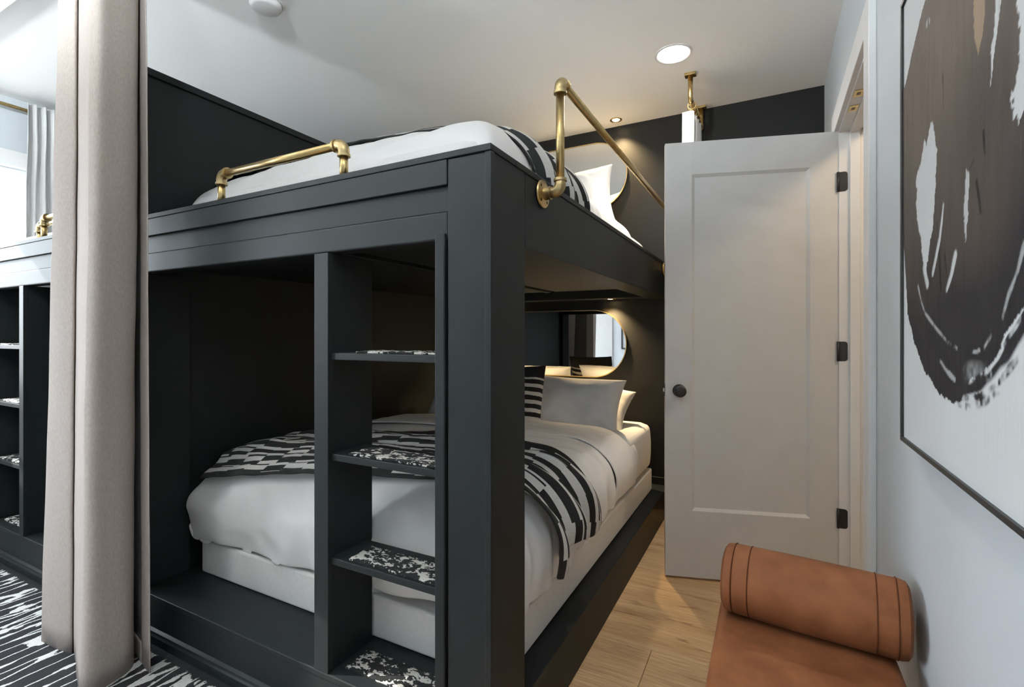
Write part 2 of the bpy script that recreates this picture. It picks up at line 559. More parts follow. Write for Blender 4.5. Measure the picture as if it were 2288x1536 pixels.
# door jamb and casing
tr1 = tag(thing('trim_1', 'white door casing and jamb around the doorway', 'door frame', (XR, 2.3, 0), kind='structure'))
JT = 0.022
box('jamb', M['trim'], tr1, XR - 0.002, XR + HW + 0.002, DY1 - JT, DY1, 0.0, DZ - JT, 0.0015)
box('jamb', M['trim'], tr1, XR - 0.002, XR + HW + 0.002, DY0, DY0 + JT, 0.0, DZ - JT, 0.0015)
box('head_jamb', M['trim'], tr1, XR - 0.002, XR + HW + 0.002, DY0, DY1, DZ - JT, DZ, 0.0015)
box('door_stop', M['trim'], tr1, XR + 0.040, XR + 0.078, DY1 - JT - 0.012, DY1 - JT, 0.0, DZ - JT, 0.002)
box('door_stop', M['trim'], tr1, XR + 0.040, XR + 0.078, DY0 + JT, DY0 + JT + 0.012, 0.0, DZ - JT, 0.002)
box('head_stop', M['trim'], tr1, XR + 0.040, XR + 0.078, DY0 + JT, DY1 - JT, DZ - JT - 0.012, DZ - JT, 0.002)
CW = 0.092
box('side_casing', M['trim'], tr1, XR - 0.020, XR, DY0 - CW + 0.006, DY0 + 0.006, 0.0, DZ - 0.006 + CW, 0.002)
box('side_casing', M['trim'], tr1, XR - 0.020, XR, DY1 - 0.006, DY1 - 0.006 + CW, 0.0, DZ - 0.006 + CW, 0.002)
box('head_casing', M['trim'], tr1, XR - 0.020, XR, DY0 + 0.006, DY1 - 0.006, DZ - 0.012, DZ - 0.006 + CW, 0.002)
box('hall_casing', M['trim'], tr1, XR + HW, XR + HW + 0.018, DY1 - 0.006, DY1 + CW, 0.0, DZ + CW, 0.002)
box('hall_casing', M['trim'], tr1, XR + HW, XR + HW + 0.018, DY0 - CW, DY0 + 0.006, 0.0, DZ + CW, 0.002)
for py in (2.30, 2.445):
    pl = box('strike_plate', M['brass'], tr1, XR + 0.004, XR + 0.036, py - 0.030, py + 0.030, DZ - JT - 0.0025, DZ - JT, 0.0008)
    box('catch_slot', M['screw'], pl, XR + 0.013, XR + 0.026, py - 0.012, py + 0.012, DZ - JT - 0.0032, DZ - JT - 0.002, 0.0003)

# ------------------------------------------------------------------ the open door
dh = Vector((0.2845, 2.7184, 0)); df = Vector((-0.4567, 2.4978, 0))
dlen = (df - dh).length
dang = math.atan2(df.y - dh.y, df.x - dh.x)
door = thing('door_1', 'white single panel door standing open with black knob', 'door', (dh.x, dh.y, 0.012), kind='structure', rotz=dang)
# local x: hinge -> free edge, local y: thickness (local -y is the hidden back, +y faces the camera), z up
def door_part(name, bm, m, parent=None, bevel=0.0015):
    bm.transform(Matrix.Translation(door.location) @ Matrix.Rotation(dang, 4, 'Z'))
    return finish(name, bm, m, parent or door, bevel=bevel)
DH, DT = 2.13, 0.036
p0, p1, q0, q1 = 0.122, 0.648, 0.326, 1.970
for (nm, a0, a1, z0, z1) in (('stile', 0, p0, 0, DH), ('stile', p1, dlen, 0, DH), ('rail', p0, p1, 0, q0), ('rail', p0, p1, q1, DH)):
    bm = bmesh.new(); bm_box(bm, a0, a1, -DT, 0.0, z0, z1); door_part(nm, bm, M['door'], bevel=0.0006)
bm = bmesh.new()
for side in (0, 1):
    f0, f1 = ((0.0, -0.011) if side == 0 else (-DT, -DT + 0.011))
    c = 0.014
    o4 = [bm.verts.new((a, f0, z)) for a, z in ((p0, q0), (p1, q0), (p1, q1), (p0, q1))]
    i4 = [bm.verts.new((a, f1, z)) for a, z in ((p0 + c, q0 + c), (p1 - c, q0 + c), (p1 - c, q1 - c), (p0 + c, q1 - c))]
    for k in range(4):
        bm.faces.new((o4[k], o4[(k + 1) % 4], i4[(k + 1) % 4], i4[k]))
    bm.faces.new(i4)
door_part('panel', bm, M['door'], bevel=0)
dmat = Matrix.Translation(door.location) @ Matrix.Rotation(dang, 4, 'Z')
def dpt(x, yy, z): return dmat @ Vector((x, yy, z))
dn = (dmat.to_3x3() @ Vector((0, 1, 0)))
kx, kz = 0.708, 0.913
lathe('rosette', M['black'], door, dpt(kx, 0, kz), dn, [(0, 0), (0.030, 0), (0.031, 0.003), (0.029, 0.008), (0.012, 0.009), (0.011, 0.030)], 32)
kn = lathe('knob', M['black'], door, dpt(kx, 0, kz), dn, [(0.0115, 0.026), (0.017, 0.030), (0.026, 0.036), (0.0285, 0.045), (0.027, 0.053), (0.020, 0.057), (0.019, 0.0555), (0, 0.0555)], 32)
lathe('rosette', M['black'], door, dpt(kx, -DT, kz), -dn, [(0, 0), (0.030, 0), (0.031, 0.003), (0.029, 0.008), (0.012, 0.009), (0.011, 0.030)], 32)
lathe('knob', M['black'], door, dpt(kx, -DT, kz), -dn, [(0.0115, 0.026), (0.017, 0.030), (0.026, 0.036), (0.0285, 0.045), (0.027, 0.053), (0.020, 0.057), (0, 0.057)], 32)
bm = bmesh.new(); bm_box(bm, dlen - 0.001, dlen + 0.0015, -DT + 0.006, -0.006, kz - 0.03, kz + 0.03)
lp = door_part('latch_plate', bm, M['black'], bevel=0.0005)
bm = bmesh.new(); bm_box(bm, dlen, dlen + 0.008, -DT + 0.012, -0.012, kz - 0.009, kz + 0.009)
door_part('latch', bm, M['plastic'], lp, bevel=0.001)
for hz in (0.350, 1.122, 1.905):
    # leaf on the jamb face (rounded corners), plus knuckle at the door edge
    bm = bmesh.new()
    yj = DY1 - JT - 0.0018
    prof = []
    w, hh, r = 0.036, 0.045, 0.012
    prof.append((XR - 0.004, hz - hh)); 
    for k in range(7):
        t = -PI / 2 + PI / 2 * k / 6
        prof.append((XR + w - 0.004 - r + r * math.cos(t), hz - hh + r + r * math.sin(t)))
    for k in range(7):
        t = PI / 2 * k / 6
        prof.append((XR + w - 0.004 - r + r * math.cos(t), hz + hh - r + r * math.sin(t)))
    prof.append((XR - 0.004, hz + hh))
    fr_ = [bm.verts.new((x, yj, z)) for x, z in prof]
    bk_ = [bm.verts.new((x, yj + 0.002, z)) for x, z in prof]
    bm.faces.new(fr_); bm.faces.new(bk_[::-1])
    for k in range(len(prof)):
        k2 = (k + 1) % len(prof)
        bm.faces.new((fr_[k], bk_[k], bk_[k2], fr_[k2]))
    hg = finish('hinge', bm, M['black'], door)
    tube('hinge_knuckle', M['black'], hg, [(XR - 0.005, DY1 - JT - 0.004, hz - hh), (XR - 0.005, DY1 - JT - 0.004, hz + hh)], 0.0055, 12)

# ------------------------------------------------------------------ windows on the left wall
for wi, (y0, y1, z0, z1) in enumerate(WINDOWS):
    w = thing('window_%d' % (wi + 1), ['bright window behind the pale curtain by the far bunk', 'unseen second window added along the left wall for daylight'][wi], 'window', (XL, (y0 + y1) / 2, z0), kind='structure')
    fx0, fx1, t = XL - 0.085, XL - 0.030, 0.045
    bm = bmesh.new()
    for a in ((y0, y0 + t, z0, z1), (y1 - t, y1, z0, z1), (y0 + t, y1 - t, z0, z0 + t), (y0 + t, y1 - t, z1 - t, z1)):
        bm_box(bm, fx0, fx1, *a)
    finish('window_frame', bm, M['trim'], w, bevel=0.002)
    box('pane', M['glass'], w, XL - 0.060, XL - 0.056, y0 + t, y1 - t, z0 + t, z1 - t, 0)
    box('mullion', M['trim'], w, XL - 0.075, XL - 0.040, y0 + t, y1 - t, (z0 + z1) / 2 - 0.5, (z0 + z1) / 2 - 0.46, 0.002)
    c = 0.10
    box('head_casing', M['trim'], w, XL, XL + 0.018, y0 - c, y1 + c, z1, z1 + c, 0.003)
    box('side_casing', M['trim'], w, XL, XL + 0.018, y0 - c, y0, z0, z1, 0.003)
    box('side_casing', M['trim'], w, XL, XL + 0.018, y1, y1 + c, z0, z1, 0.003)
    box('window_sill', M['trim'], w, XL - 0.03, XL + 0.05, y0 - c, y1 + c, z0 - 0.03, z0, 0.004)

# ------------------------------------------------------------------ divider wall between the two bunk units
DVX0, DVX1, DVZ = -2.335, -2.255, 2.292
dv = box('wall_divider', M['paint'], None, DVX0, DVX1, YF + 0.005, YB, 0.0, DVZ - 0.03, 0.002)
tag(dv, 'dark partition standing between the two bunk units', 'partition wall', kind='structure')
box('cap_rail', M['paint'], dv, DVX0 - 0.012, DVX1 + 0.012, YF - 0.004, YB, DVZ - 0.03, DVZ, 0.003)

# ------------------------------------------------------------------ pipe fittings
def elbow(name, parent, corner, d1, d2, R=0.022, r=0.0155, collar=0.0195):
    """90 degree elbow at the corner point joining directions d1 and d2 (pointing away from the corner)"""
    c = Vector(corner); d1 = Vector(d1).normalized(); d2 = Vector(d2).normalized()
    cen = c + (d1 + d2) * R
    arc = []
    for k in range(9):
        t = PI / 2 * k / 8
        arc.append(cen - d2 * R * math.cos(t) - d1 * R * math.sin(t))
    a_end, b_end = arc[0], arc[-1]
    pts = [a_end + d1 * 0.016, a_end + d1 * 0.0159, a_end + d1 * 0.008, a_end + d1 * 0.0079] + arc + [b_end + d2 * 0.0079, b_end + d2 * 0.008, b_end + d2 * 0.0159, b_end + d2 * 0.016]
    rad = [0.0126, collar, collar, r] + [r + 0.0015] * len(arc) + [r, collar, collar, 0.0126]
    bm = bmesh.new()
    bm_tube(bm, pts, rad, 20)
    return smooth_angle(finish(name, bm, M['brassold'], parent), 0.9)

PR = 0.0125
def flange(parent, centre, nrm):
    n_ = Vector(nrm).normalized()
    f = lathe('flange', M['brass'], parent, centre, n_, [(0, 0.0), (0.041, 0.0), (0.042, 0.002), (0.041, 0.006), (0.024, 0.008), (0.0195, 0.010), (0.0185, 0.022), (0.013, 0.022), (0.013, 0.0)], 32)
    q = n_.to_track_quat('Z', 'Y')
    for k in range(4):
        a = PI / 4 + k * PI / 2
        lathe('screw', M['screw'], f, Vector(centre) + q @ Vector((0.030 * math.cos(a), 0.030 * math.sin(a), 0.0065)), n_, [(0, 0.0022), (0.0035, 0.002), (0.0055, 0)], 12)
    return f

# ------------------------------------------------------------------ bunk units
def bunk(label, x0, x1, post, st, steps_x, strip, rail_x, side_rail, back_panel=False):
    """x0..x1 outer extents; post=(x0,x1) corner post or None; st=(x0,x1) ladder board; strip=(x0,x1)"""
    P_ = M['paint']
    e = thing('bunk_bed', label, 'bunk bed', ((x0 + x1) / 2, YF, 0), 'built-in bunk units')
    # platform
    box('platform_face', P_, e, x0, x1 - 0.002, YF + 0.004, YF + 0.03, 0.0, ZL - 0.02, 0.002)
    box('platform_top', P_, e, x0, x1, YF, YB - 0.015, ZL - 0.02, ZL, 0.003)
    if post:
        box('platform_side', P_, e, x1 - 0.03, x1 - 0.002, post and 1.23, YB - 0.015, 0.0, ZL - 0.02, 0.002)
    bm = bmesh.new()
    prof = [(YF + 0.004, 0.0), (YF - 0.012, 0.0), (YF - 0.012, 0.040), (YF - 0.008, 0.046), (YF - 0.006, 0.054), (YF + 0.004, 0.060)]
    xe = (post[0] - 0.002) if post else x1
    A = [bm.verts.new((x0, y_, z_)) for y_, z_ in prof]; B = [bm.verts.new((xe, y_, z_)) for y_, z_ in prof]
    bm.faces.new(A); bm.faces.new(B[::-1])
    for k in range(len(prof)):
        k2 = (k + 1) % len(prof); bm.faces.new((A[k], A[k2], B[k2], B[k]))
    finish('base_moulding', bm, P_, e)
    # post
    if post:
        box('corner_post', P_, e, post[0], post[1] - 0.002, YF + 0.003, 1.232, 0.0, 1.652, 0.002)
        box('post_edge_trim', P_, e, post[1] - 0.0185, post[1], YF, YF + 0.019, 0.0, 1.652, 0.002)
    xa = (post[0] - 0.001) if post else x1
    # fascia boards across the front
    box('fascia_board', P_, e, x0, xa, YF, YF + 0.06, 1.586, 1.652, 0.002)
    box('fascia_board', P_, e, x0, xa, YF + 0.012, YF + 0.06, 1.520, 1.5855, 0.001)
    box('fascia_board', P_, e, x0, xa, YF + 0.006, YF + 0.06, 1.445, 1.5195, 0.006, 3)
    box('cap_rail', P_, e, x0, x1, YF - 0.002, YF + 0.135, 1.6525, ZT, 0.002)
    # upper deck
    if post:
        box('cap_rail', P_, e, x1 - 0.13, x1, YF + 0.1355, YB - 0.001, 1.6525, ZT, 0.002)
        box('side_rail', P_, e, x1 - 0.13, x1 - 0.003, 1.2335, YB - 0.001, ZU, 1.652, 0.002)
        box('side_rail_lip', P_, e, x1 - 0.128, x1 - 0.0015, 1.2335, YB - 0.001, ZU - 0.003, 1.466, 0.002)
        box('underside_panel', P_, e, -1.235, x1 - 0.131, YF + 0.061, 2.965, 1.478, 1.49, 0.001)
        box('underside_slat', P_, e, -1.300, -1.268, YF + 0.061, 2.965, 1.472, 1.49, 0.001)
        box('underside_panel', P_, e, x0 + 0.03, -1.335, YF + 0.061, 2.965, 1.478, 1.49, 0.001)
    box('upper_deck', P_, e, x0, x1 - 0.131 if post else x1, YF + 0.061, YB - 0.002, 1.535, 1.56, 0.001)
    box('back_beam', P_, e, x0, x1 - 0.131 if post else x1, 3.262, YB - 0.002, 1.447, 1.5345, 0.002)
    # ladder
    box('ladder_side', P_, e, st[0], st[1], YF + 0.0015, 1.226, ZL, 1.4445, 0.0015)
    box('ladder_edge_trim', P_, e, st[0] - 0.0015, st[1] + 0.0015, YF, YF + 0.02, ZL, 1.4445, 0.0015)
    if strip:
        box('ladder_side', P_, e, strip[0], strip[1], YF - 0.004, 1.226, ZL, 1.462, 0.004, 3)
    for zt in (1.145, 0.843, 0.531):
        box('ladder_step', P_, e, steps_x[0], steps_x[1], YF + 0.012, 1.2, zt - 0.021, zt, 0.002)
    if back_panel:
        box('ladder_back_panel', P_, e, x0, st[1], 1.228, 1.245, ZL, 1.535, 0.001)
    # front guard rail
    zr = 1.772
    rx0, rx1 = rail_x
    ry = YF + 0.032
    g = tube('guard_rail', M['brass'], e, [(rx0 + 0.03, ry, zr), (rx1 - 0.03, ry, zr)], PR)
    for xx, sgn in ((rx0, 1), (rx1, -1)):
        elbow('elbow', g, (xx, ry, zr), (0, 0, -1), (sgn, 0, 0))
        tube('rail_post', M['brass'], g, [(xx, ry, ZT - 0.002), (xx, ry, zr - 0.03)], PR)
    if side_rail:
        gx, zf, zt2 = x1 + 0.0585, 1.620, 1.945
        ya, yb = 1.344, 3.251
        g = tube('guard_rail', M['brass'], e, [(gx, ya + 0.03, zt2), (gx, yb - 0.03, zt2)], PR)
        for yy, sgn in ((ya, 1), (yb, -1)):
            flange(g, (x1, yy, zf), (1, 0, 0))
            tube('nipple', M['brassold'], g, [(x1 + 0.012, yy, zf), (gx - 0.03, yy, zf)], PR)
            elbow('elbow', g, (gx, yy, zf), (-1, 0, 0), (0, 0, 1))
            tube('rail_post', M['brass'], g, [(gx, yy, zf + 0.03), (gx, yy, zt2 - 0.03)], PR)
            elbow('elbow', g, (gx, yy, zt2), (0, 0, -1), (0, sgn, 0))
    return e

main = bunk('charcoal green built-in bunk with ladder, brass rails and corner post', DVX1 + 0.001, XS, (-0.7345, XS), (-1.222, -1.166), (-1.1655, -0.772), (-0.7715, -0.7395), (-1.735, -1.133), True)
box('left_pilaster', M['paint'], main, DVX1 + 0.001, -2.215, YF + 0.003, 1.232, ZL, 1.4445, 0.002)
left = bunk('sunlit charcoal bunk unit at left behind the hanging curtain', XL + 0.002, DVX0 - 0.002, None, (-3.356, -3.310), (-3.760, -3.3565), (-3.795, -3.7605), (-3.165, -2.470), False, True)
g2 = tube('guard_rail', M['brass'], left, [(-3.42 + 0.03, YF + 0.10, 1.778), (-2.6, YF + 0.10, 1.778)], PR)
elbow('elbow', g2, (-3.42, YF + 0.10, 1.778), (0, 0, -1), (1, 0, 0))
tube('rail_post', M['brass'], g2, [(-3.42, YF + 0.10, ZT - 0.002), (-3.42, YF + 0.10, 1.748)], PR)

# tread mats
def tread(x0, x1, y0, y1, z, label, grp):
    nx, ny = 30, 10
    pts = []
    for i in range(nx):
        for j in range(ny):
            x = x0 + (x1 - x0) * i / (nx - 1); y_ = y0 + (y1 - y0) * j / (ny - 1)
            e_ = 0.0018
            edge = (i in (0, nx - 1)) or (j in (0, ny - 1))
            px = x + (random.uniform(-e_, e_) if edge else 0); py = y_ + (random.uniform(-e_, e_) if edge else 0)
            pts.append((px, py, z + 0.007 + random.uniform(-0.001, 0.001) - (0.002 if edge else 0)))
    me = grid_mesh('tread_mat', pts, nx, ny)
    o = link_mesh('tread_mat', me, M['tread'], None, smooth=True)
    solidify(o, 0.0055, -1.0)
    return tag(o, label, 'tread mat', grp)
T = 'black and white carpet tread mat on '
tread(-1.075, -0.776, YF + 0.025, YF + 0.125, 1.145, T + 'the top ladder step', 'ladder tread mats')
tread(-1.105, -0.776, YF + 0.022, YF + 0.120, 0.843, T + 'the middle ladder step', 'ladder tread mats')
tread(-1.105, -0.776, YF + 0.022, YF + 0.120, 0.531, T + 'the lowest ladder step', 'ladder tread mats')
tread(-1.140, -0.776, YF + 0.045, YF + 0.140, ZL, T + 'the platform at the ladder foot', 'ladder tread mats')
tread(-3.70, -3.375, YF + 0.022, YF + 0.120, 1.145, T + 'the top step of the left bunk', 'left bunk tread mats')
tread(-3.70, -3.375, YF + 0.022, YF + 0.120, 0.843, T + 'the middle step of the left bunk', 'left bunk tread mats')
tread(-3.70, -3.375, YF + 0.022, YF + 0.120, 0.531, T + 'the lowest step of the left bunk', 'left bunk tread mats')
tread(-3.72, -3.375, YF + 0.045, YF + 0.140, ZL, T + 'the platform of the left bunk', 'left bunk tread mats')

# ------------------------------------------------------------------ bedding
class BedTop:
    """maps flat cloth coordinates (a across from the centre, b from the foot edge towards the head) onto a soft mattress block"""
    def __init__(s, cx, half, yfoot, ztop, rs, rf, crown, bulge):
        s.cx, s.half, s.yf, s.z, s.rs, s.rf, s.crown, s.bulge = cx, half, yfoot, ztop, rs, rf, crown, bulge
    def fold(s, t, r):
        """t>=0 distance past the flat part -> (advance, drop)"""
        if t <= 0: return t, 0.0
        if t < r * PI / 2:
            return r * math.sin(t / r), r * (1 - math.cos(t / r))
        return r, r + (t - r * PI / 2)
    def pos(s, a, b, off=0.0, H=0.4):
        sg = 1 if a >= 0 else -1
        ax, dx = s.fold(abs(a) - (s.half - s.rs), s.rs + off)
        ay, dy = s.fold(s.rf - b, s.rf + off)
        x = s.cx + sg * (s.half - s.rs + ax)
        y_ = s.yf + s.rf - ay
        p = 4.0
        D = (dx ** p + dy ** p) ** (1 / p)
        bl = lambda d_: s.bulge * math.sin(PI * min(1.0, max(0.0, d_ / H))) if d_ > 0 else 0.0
        x += sg * bl(dx); y_ -= bl(dy)
        fx = max(0.0, 1 - (a / (s.half + 0.05)) ** 2); fy = max(0.0, 1 - ((b - 0.75) / 0.95) ** 2)
        z = s.z + off - D + s.crown * fx * fy
        return Vector((x, y_, z))

def normals_of(me):
    n = len(me.vertices)
    a = np.empty(n * 3, dtype=np.float32)
    me.vertices.foreach_get('normal', a)
    return a.reshape(n, 3)

def cloth(name, bed, arange, brange, na, nb, m, parent, off=0.0, H=0.4, wr=0.006, thick=0.014, skew=0.0, hem=None, seedv=0.0, zmin=None, fine=1.0, ripple=None, subs=1):
    pts, uvs = [], []
    for i in range(na):
        for j in range(nb):
            fa, fb = i / (na - 1), j / (nb - 1)
            b = brange[0] + (brange[1] - brange[0]) * fb
            a0, a1 = arange
            if hem: a0, a1 = hem(a0, a1, b)
            a = a0 + (a1 - a0) * fa
            bb_ = b + skew * a
            pts.append(bed.pos(a, bb_, off, H)); uvs.append((a, b))
    b_first = brange[0]
    me = grid_mesh(name, pts, na, nb, [(a, b - b_first) for a, b in uvs])
    nr = normals_of(me)
    sgn = 1.0 if np.mean(nr[:, 2]) > 0 else -1.0
    P3 = np.array([tuple(p) for p in pts])
    out = []
    for k, (p, (a, b)) in enumerate(zip(P3, uvs)):
        x, y_, z = p
        w = 0.55 * nz(x * 2.3 + seedv, y_ * 2.3, z * 2.3) * 1.6
        w += 0.9 * (0.5 - abs(nz(x * 3.4 + 1.7 * y_ + seedv, y_ * 7.5 - 1.2 * x, z * 4 + seedv))) * 0.9
        w += 0.45 * fine * nz(x * 11 + seedv, y_ * 20, z * 12)
        w += 0.8 * max(0.0, 0.22 - abs(nz(x * 4.1 - 2.6 * y_ + seedv, y_ * 3.3 + 1.4 * x, z * 3 + 2 * seedv))) * 3.0
        d_ = w * wr
        if ripple: d_ += ripple(a, b)
        q = p + nr[k] * sgn * d_
        if zmin is not None and q[2] < zmin: q[2] = zmin
        out.append(q)
    me.vertices.foreach_set('co', np.array(out, dtype=np.float32).ravel())
    me.update()
    o = link_mesh(name, me, m, parent, smooth=True)
    solidify(o, thick, -1.0 if sgn > 0 else 1.0)
    if subs:
        md = o.modifiers.new('smooth', 'SUBSURF'); md.levels = subs; md.render_levels = subs
    return o

def soft_block(name, x0, x1, y0, y1, z0, z1, r, m, parent=None, puff=0.012):
    """rounded, slightly bulging block"""
    bm = bmesh.new()
    bmesh.ops.create_cube(bm, size=1.0)
    bmesh.ops.subdivide_edges(bm, edges=bm.edges[:], cuts=14, use_grid_fill=True)
    c = Vector(((x0 + x1) / 2, (y0 + y1) / 2, (z0 + z1) / 2)); h = Vector(((x1 - x0) / 2, (y1 - y0) / 2, (z1 - z0) / 2))
    for v in bm.verts:
        t = Vector([math.copysign(abs(2 * v.co[k]) ** 0.55, v.co[k]) for k in range(3)])
        q = Vector([t[k] * h[k] for k in range(3)])
        inner = Vector([max(-(h[k] - r), min(h[k] - r, q[k])) for k in range(3)])
        d_ = q - inner
        if d_.length > 1e-6: q = inner + d_.normalized() * min(r, d_.length)
        s_ = math.cos(PI / 2 * min(1, abs(t[2])))
        if abs(t[0]) > 0.97 or abs(t[1]) > 0.97:
            q.x += math.copysign(puff * s_, t[0]) if abs(t[0]) > 0.97 else 0
            q.y += math.copysign(puff * s_, t[1]) if abs(t[1]) > 0.97 else 0
        v.co = c + q
    return finish(name, bm, m, parent, smooth=True)

BX0, BX1, BY0, BY1 = -2.147, -0.681, 1.240, 3.265
BZ = 0.328
o = box('box_foundation', M['boxfab'], None, BX0, BX1, BY0, BY1, ZL + 0.001, BZ, 0.010, 3)
tag(o, 'white fabric box foundation under the lower bed', 'box spring')
mt = soft_block('mattress', BX0 + 0.012, BX1 - 0.004, BY0 + 0.03, BY1 + 0.01, BZ + 0.001, 0.632, 0.055, M['linen'])
tag(mt, 'white sheeted mattress of the lower bunk on the box foundation', 'mattress')

low = BedTop(-1.414, 0.745, 1.245, 0.668, 0.15, 0.20, 0.050, 0.028)
dv_l = thing('duvet', 'puffy white duvet spread over the lower bunk bed', 'duvet', (-1.414, 1.9, 0.64))
def hem_low(a0, a1, b):
    t = max(0.0, min(1.0, (b - 0.1) / 0.9))
    return a0, a1 - 0.050 * t + 0.010 * nz(b * 9, 3.1)
def hang_folds(a, b):
    s_ = max(0.0, min(1.0, (a - 0.66) / 0.25))
    f_ = max(0.0, min(1.0, (0.02 - b) / 0.2))
    return 0.013 * s_ * (math.sin(b * 41 + 2.0 * math.sin(b * 9)) * 0.7 + 0.5 * math.sin(b * 77)) + 0.007 * f_ * math.sin(a * 17 + 2 * math.sin(a * 5))
cloth('cover', low, (-0.98, 0.995), (-0.245, 0.97), 84, 74, M['linen'], dv_l, 0.0, 0.34, 0.015, 0.022, 0.06, hem_low, 3.3, zmin=BZ + 0.012, ripple=hang_folds)
def hem_fold(a0, a1, b): return a0, a1 + 0.010 * nz(b * 14, 7.7)
cloth('turned_down_band', low, (-0.93, 0.965), (0.90, 1.27), 74, 26, M['linen'], dv_l, 0.014, 0.34, 0.007, 0.010, 0.12, hem_fold, 9.1, zmin=BZ + 0.02)
cloth('top_sheet', low, (-0.90, 0.93), (1.20, 1.46), 60, 20, M['linen'], dv_l, -0.016, 0.34, 0.006, 0.006, 0.10, None, 12.4, zmin=BZ + 0.02)

def throw_hem(a0, a1, b):
    # two tongues hang lower on the right than the rest
    lob = 0.032 * math.cos((b - 0.10) * 20) - 0.02 * max(0, (b - 0.30) / 0.25)
    return a0, a1 + lob
def throw_ripple(a, b):
    s_ = max(0.0, min(1.0, (a - 0.35) / 0.45))
    return (0.007 + 0.019 * s_) * math.sin(b * 34 + 1.6 * math.sin(a * 5)) + 0.005 * math.sin(b * 67 + a * 6) + 0.006 * s_ + 0.006
th1 = cloth('throw_blanket', low, (-0.70, 0.945), (0.06, 0.56), 110, 60, M['throw'], None, 0.030, 0.34, 0.008, 0.008, 0.14, throw_hem, 21.7, zmin=BZ + 0.03, ripple=throw_ripple)
tag(th1, 'black and white jagged striped throw across the lower bed', 'blanket', 'striped throw blankets')

def pillow(name, w, h, t, centre, tilt, yaw_, roll, m, label, cat='pillow', group=None, seedv=0.0, ears=0.10, nu=34, nv=26, uvm=False):
    """standing pillow: local x width, local y height, local z thickness"""
    pts, uvs = [], []
    rot = Matrix.Rotation(yaw_, 4, 'Z') @ Matrix.Rotation(PI / 2 - tilt, 4, 'X') @ Matrix.Rotation(roll, 4, 'Z')
    sides = []
    for sd in (1, -1):
        for i in range(nu):
            for j in range(nv):
                u = -1 + 2 * i / (nu - 1); v = -1 + 2 * j / (nv - 1)
                u = math.copysign(abs(u) ** 0.85, u); v = math.copysign(abs(v) ** 0.85, v)
                pin = ears * (1 - v * v) * abs(u) ** 3; pin2 = ears * (1 - u * u) * abs(v) ** 3
                x = u * w / 2 * (1 - pin); y_ = v * h / 2 * (1 - pin2)
                th = (max(0.0, (1 - abs(u) ** 3.2)) * max(0.0, (1 - abs(v) ** 3.2))) ** 0.55
                z = sd * t / 2 * th
                wv = 0.016 * nz(x * 7 + seedv, y_ * 9, sd * 2) + 0.022 * max(0.0, 0.25 - abs(nz(x * 6 + 9 * y_ + seedv, y_ * 5 - 4 * x, sd * 3 + seedv))) * 2 + 0.012 * (0.5 - abs(nz(x * 9 + 5 * y_ + seedv, y_ * 6 - 3 * x, sd + seedv)))
                z += sd * wv * th
                pts.append(rot @ Vector((x, y_, z)) + Vector(centre)); uvs.append(((u + 1) / 2, (v + 1) / 2))
    faces = []
    n_ = nu * nv
    for s0 in (0, n_):
        for i in range(nu - 1):
            for j in range(nv - 1):
                q = (s0 + i * nv + j, s0 + (i + 1) * nv + j, s0 + (i + 1) * nv + j + 1, s0 + i * nv + j + 1)
                faces.append(q if s0 == 0 else q[::-1])
    me = bpy.data.meshes.new(name)
    me.from_pydata([tuple(p) for p in pts], [], faces)
    uvl = me.uv_layers.new(name='UVMap')
    idx = np.empty(len(me.loops), dtype=np.int32); me.loops.foreach_get('vertex_index', idx)
    uvl.data.foreach_set('uv', np.asarray(uvs, dtype=np.float32)[idx].ravel())
    bm = bmesh.new(); bm.from_mesh(me); bmesh.ops.remove_doubles(bm, verts=bm.verts, dist=1e-4); bm.to_mesh(me); bm.free()
    o = link_mesh(name, me, m, None, smooth=True)
    md = o.modifiers.new('smooth', 'SUBSURF'); md.levels = 1; md.render_levels = 1
    return tag(o, label, cat, group)

pillow('pillow', 0.68, 0.40, 0.17, (-1.085, 2.80, 0.765), 0.50, 0.06, -0.03, M['linen'], 'plump white pillow leaning beside the striped cushion on the lower bed', group='pillows on the lower bed', seedv=1.0)
pillow('pillow', 0.68, 0.40, 0.15, (-1.095, 3.02, 0.715), 0.95, -0.02, 0.0, M['linen'], 'white pillow lying back against the wall behind the plump pillow', group='pillows on the lower bed', seedv=5.0)
pillow('pillow', 0.68, 0.40, 0.16, (-1.80, 2.84, 0.760), 0.55, -0.05, 0.02, M['linen'], 'white pillow on the partition side of the lower bed', group='pillows on the lower bed', seedv=9.0)
pillow('cushion', 0.40, 0.42, 0.13, (-1.375, 2.63, 0.815), 0.30, 0.05, 0.02, M['cushion'], 'black knitted cushion with narrow white stripes on the lower bed', 'cushion', seedv=3.0, ears=0.06)

# upper bunk bedding
mu = soft_block('mattress', -2.17, -0.742, 1.20, 3.29, 1.561, 1.785, 0.05, M['linen'])
tag(mu, 'white mattress on the upper bunk deck', 'mattress')
upp = BedTop(-1.450, 0.735, 1.225, 1.865, 0.16, 0.18, 0.075, 0.015)
dv_u = thing('duvet', 'puffy white duvet covering the upper bunk bed', 'duvet', (-1.45, 1.9, 1.8))
cloth('cover', upp, (-0.86, 0.90), (-0.10, 1.62), 76, 74, M['linen'], dv_u, 0.0, 0.30, 0.015, 0.020, 0.0, None, 41.0)
def hem_q(a0, a1, b): return a0, a1 + 0.008 * nz(b * 11, 1.7)
cloth('quilted_end', upp, (-0.86, 0.88), (1.58, 2.05), 70, 30, M['linen'], dv_u, -0.020, 0.30, 0.006, 0.010, 0.0, hem_q, 45.0,
      ripple=lambda a, b: 0.0035 * (abs(math.sin((a + b) * 60)) * abs(math.sin((a - b) * 60))))
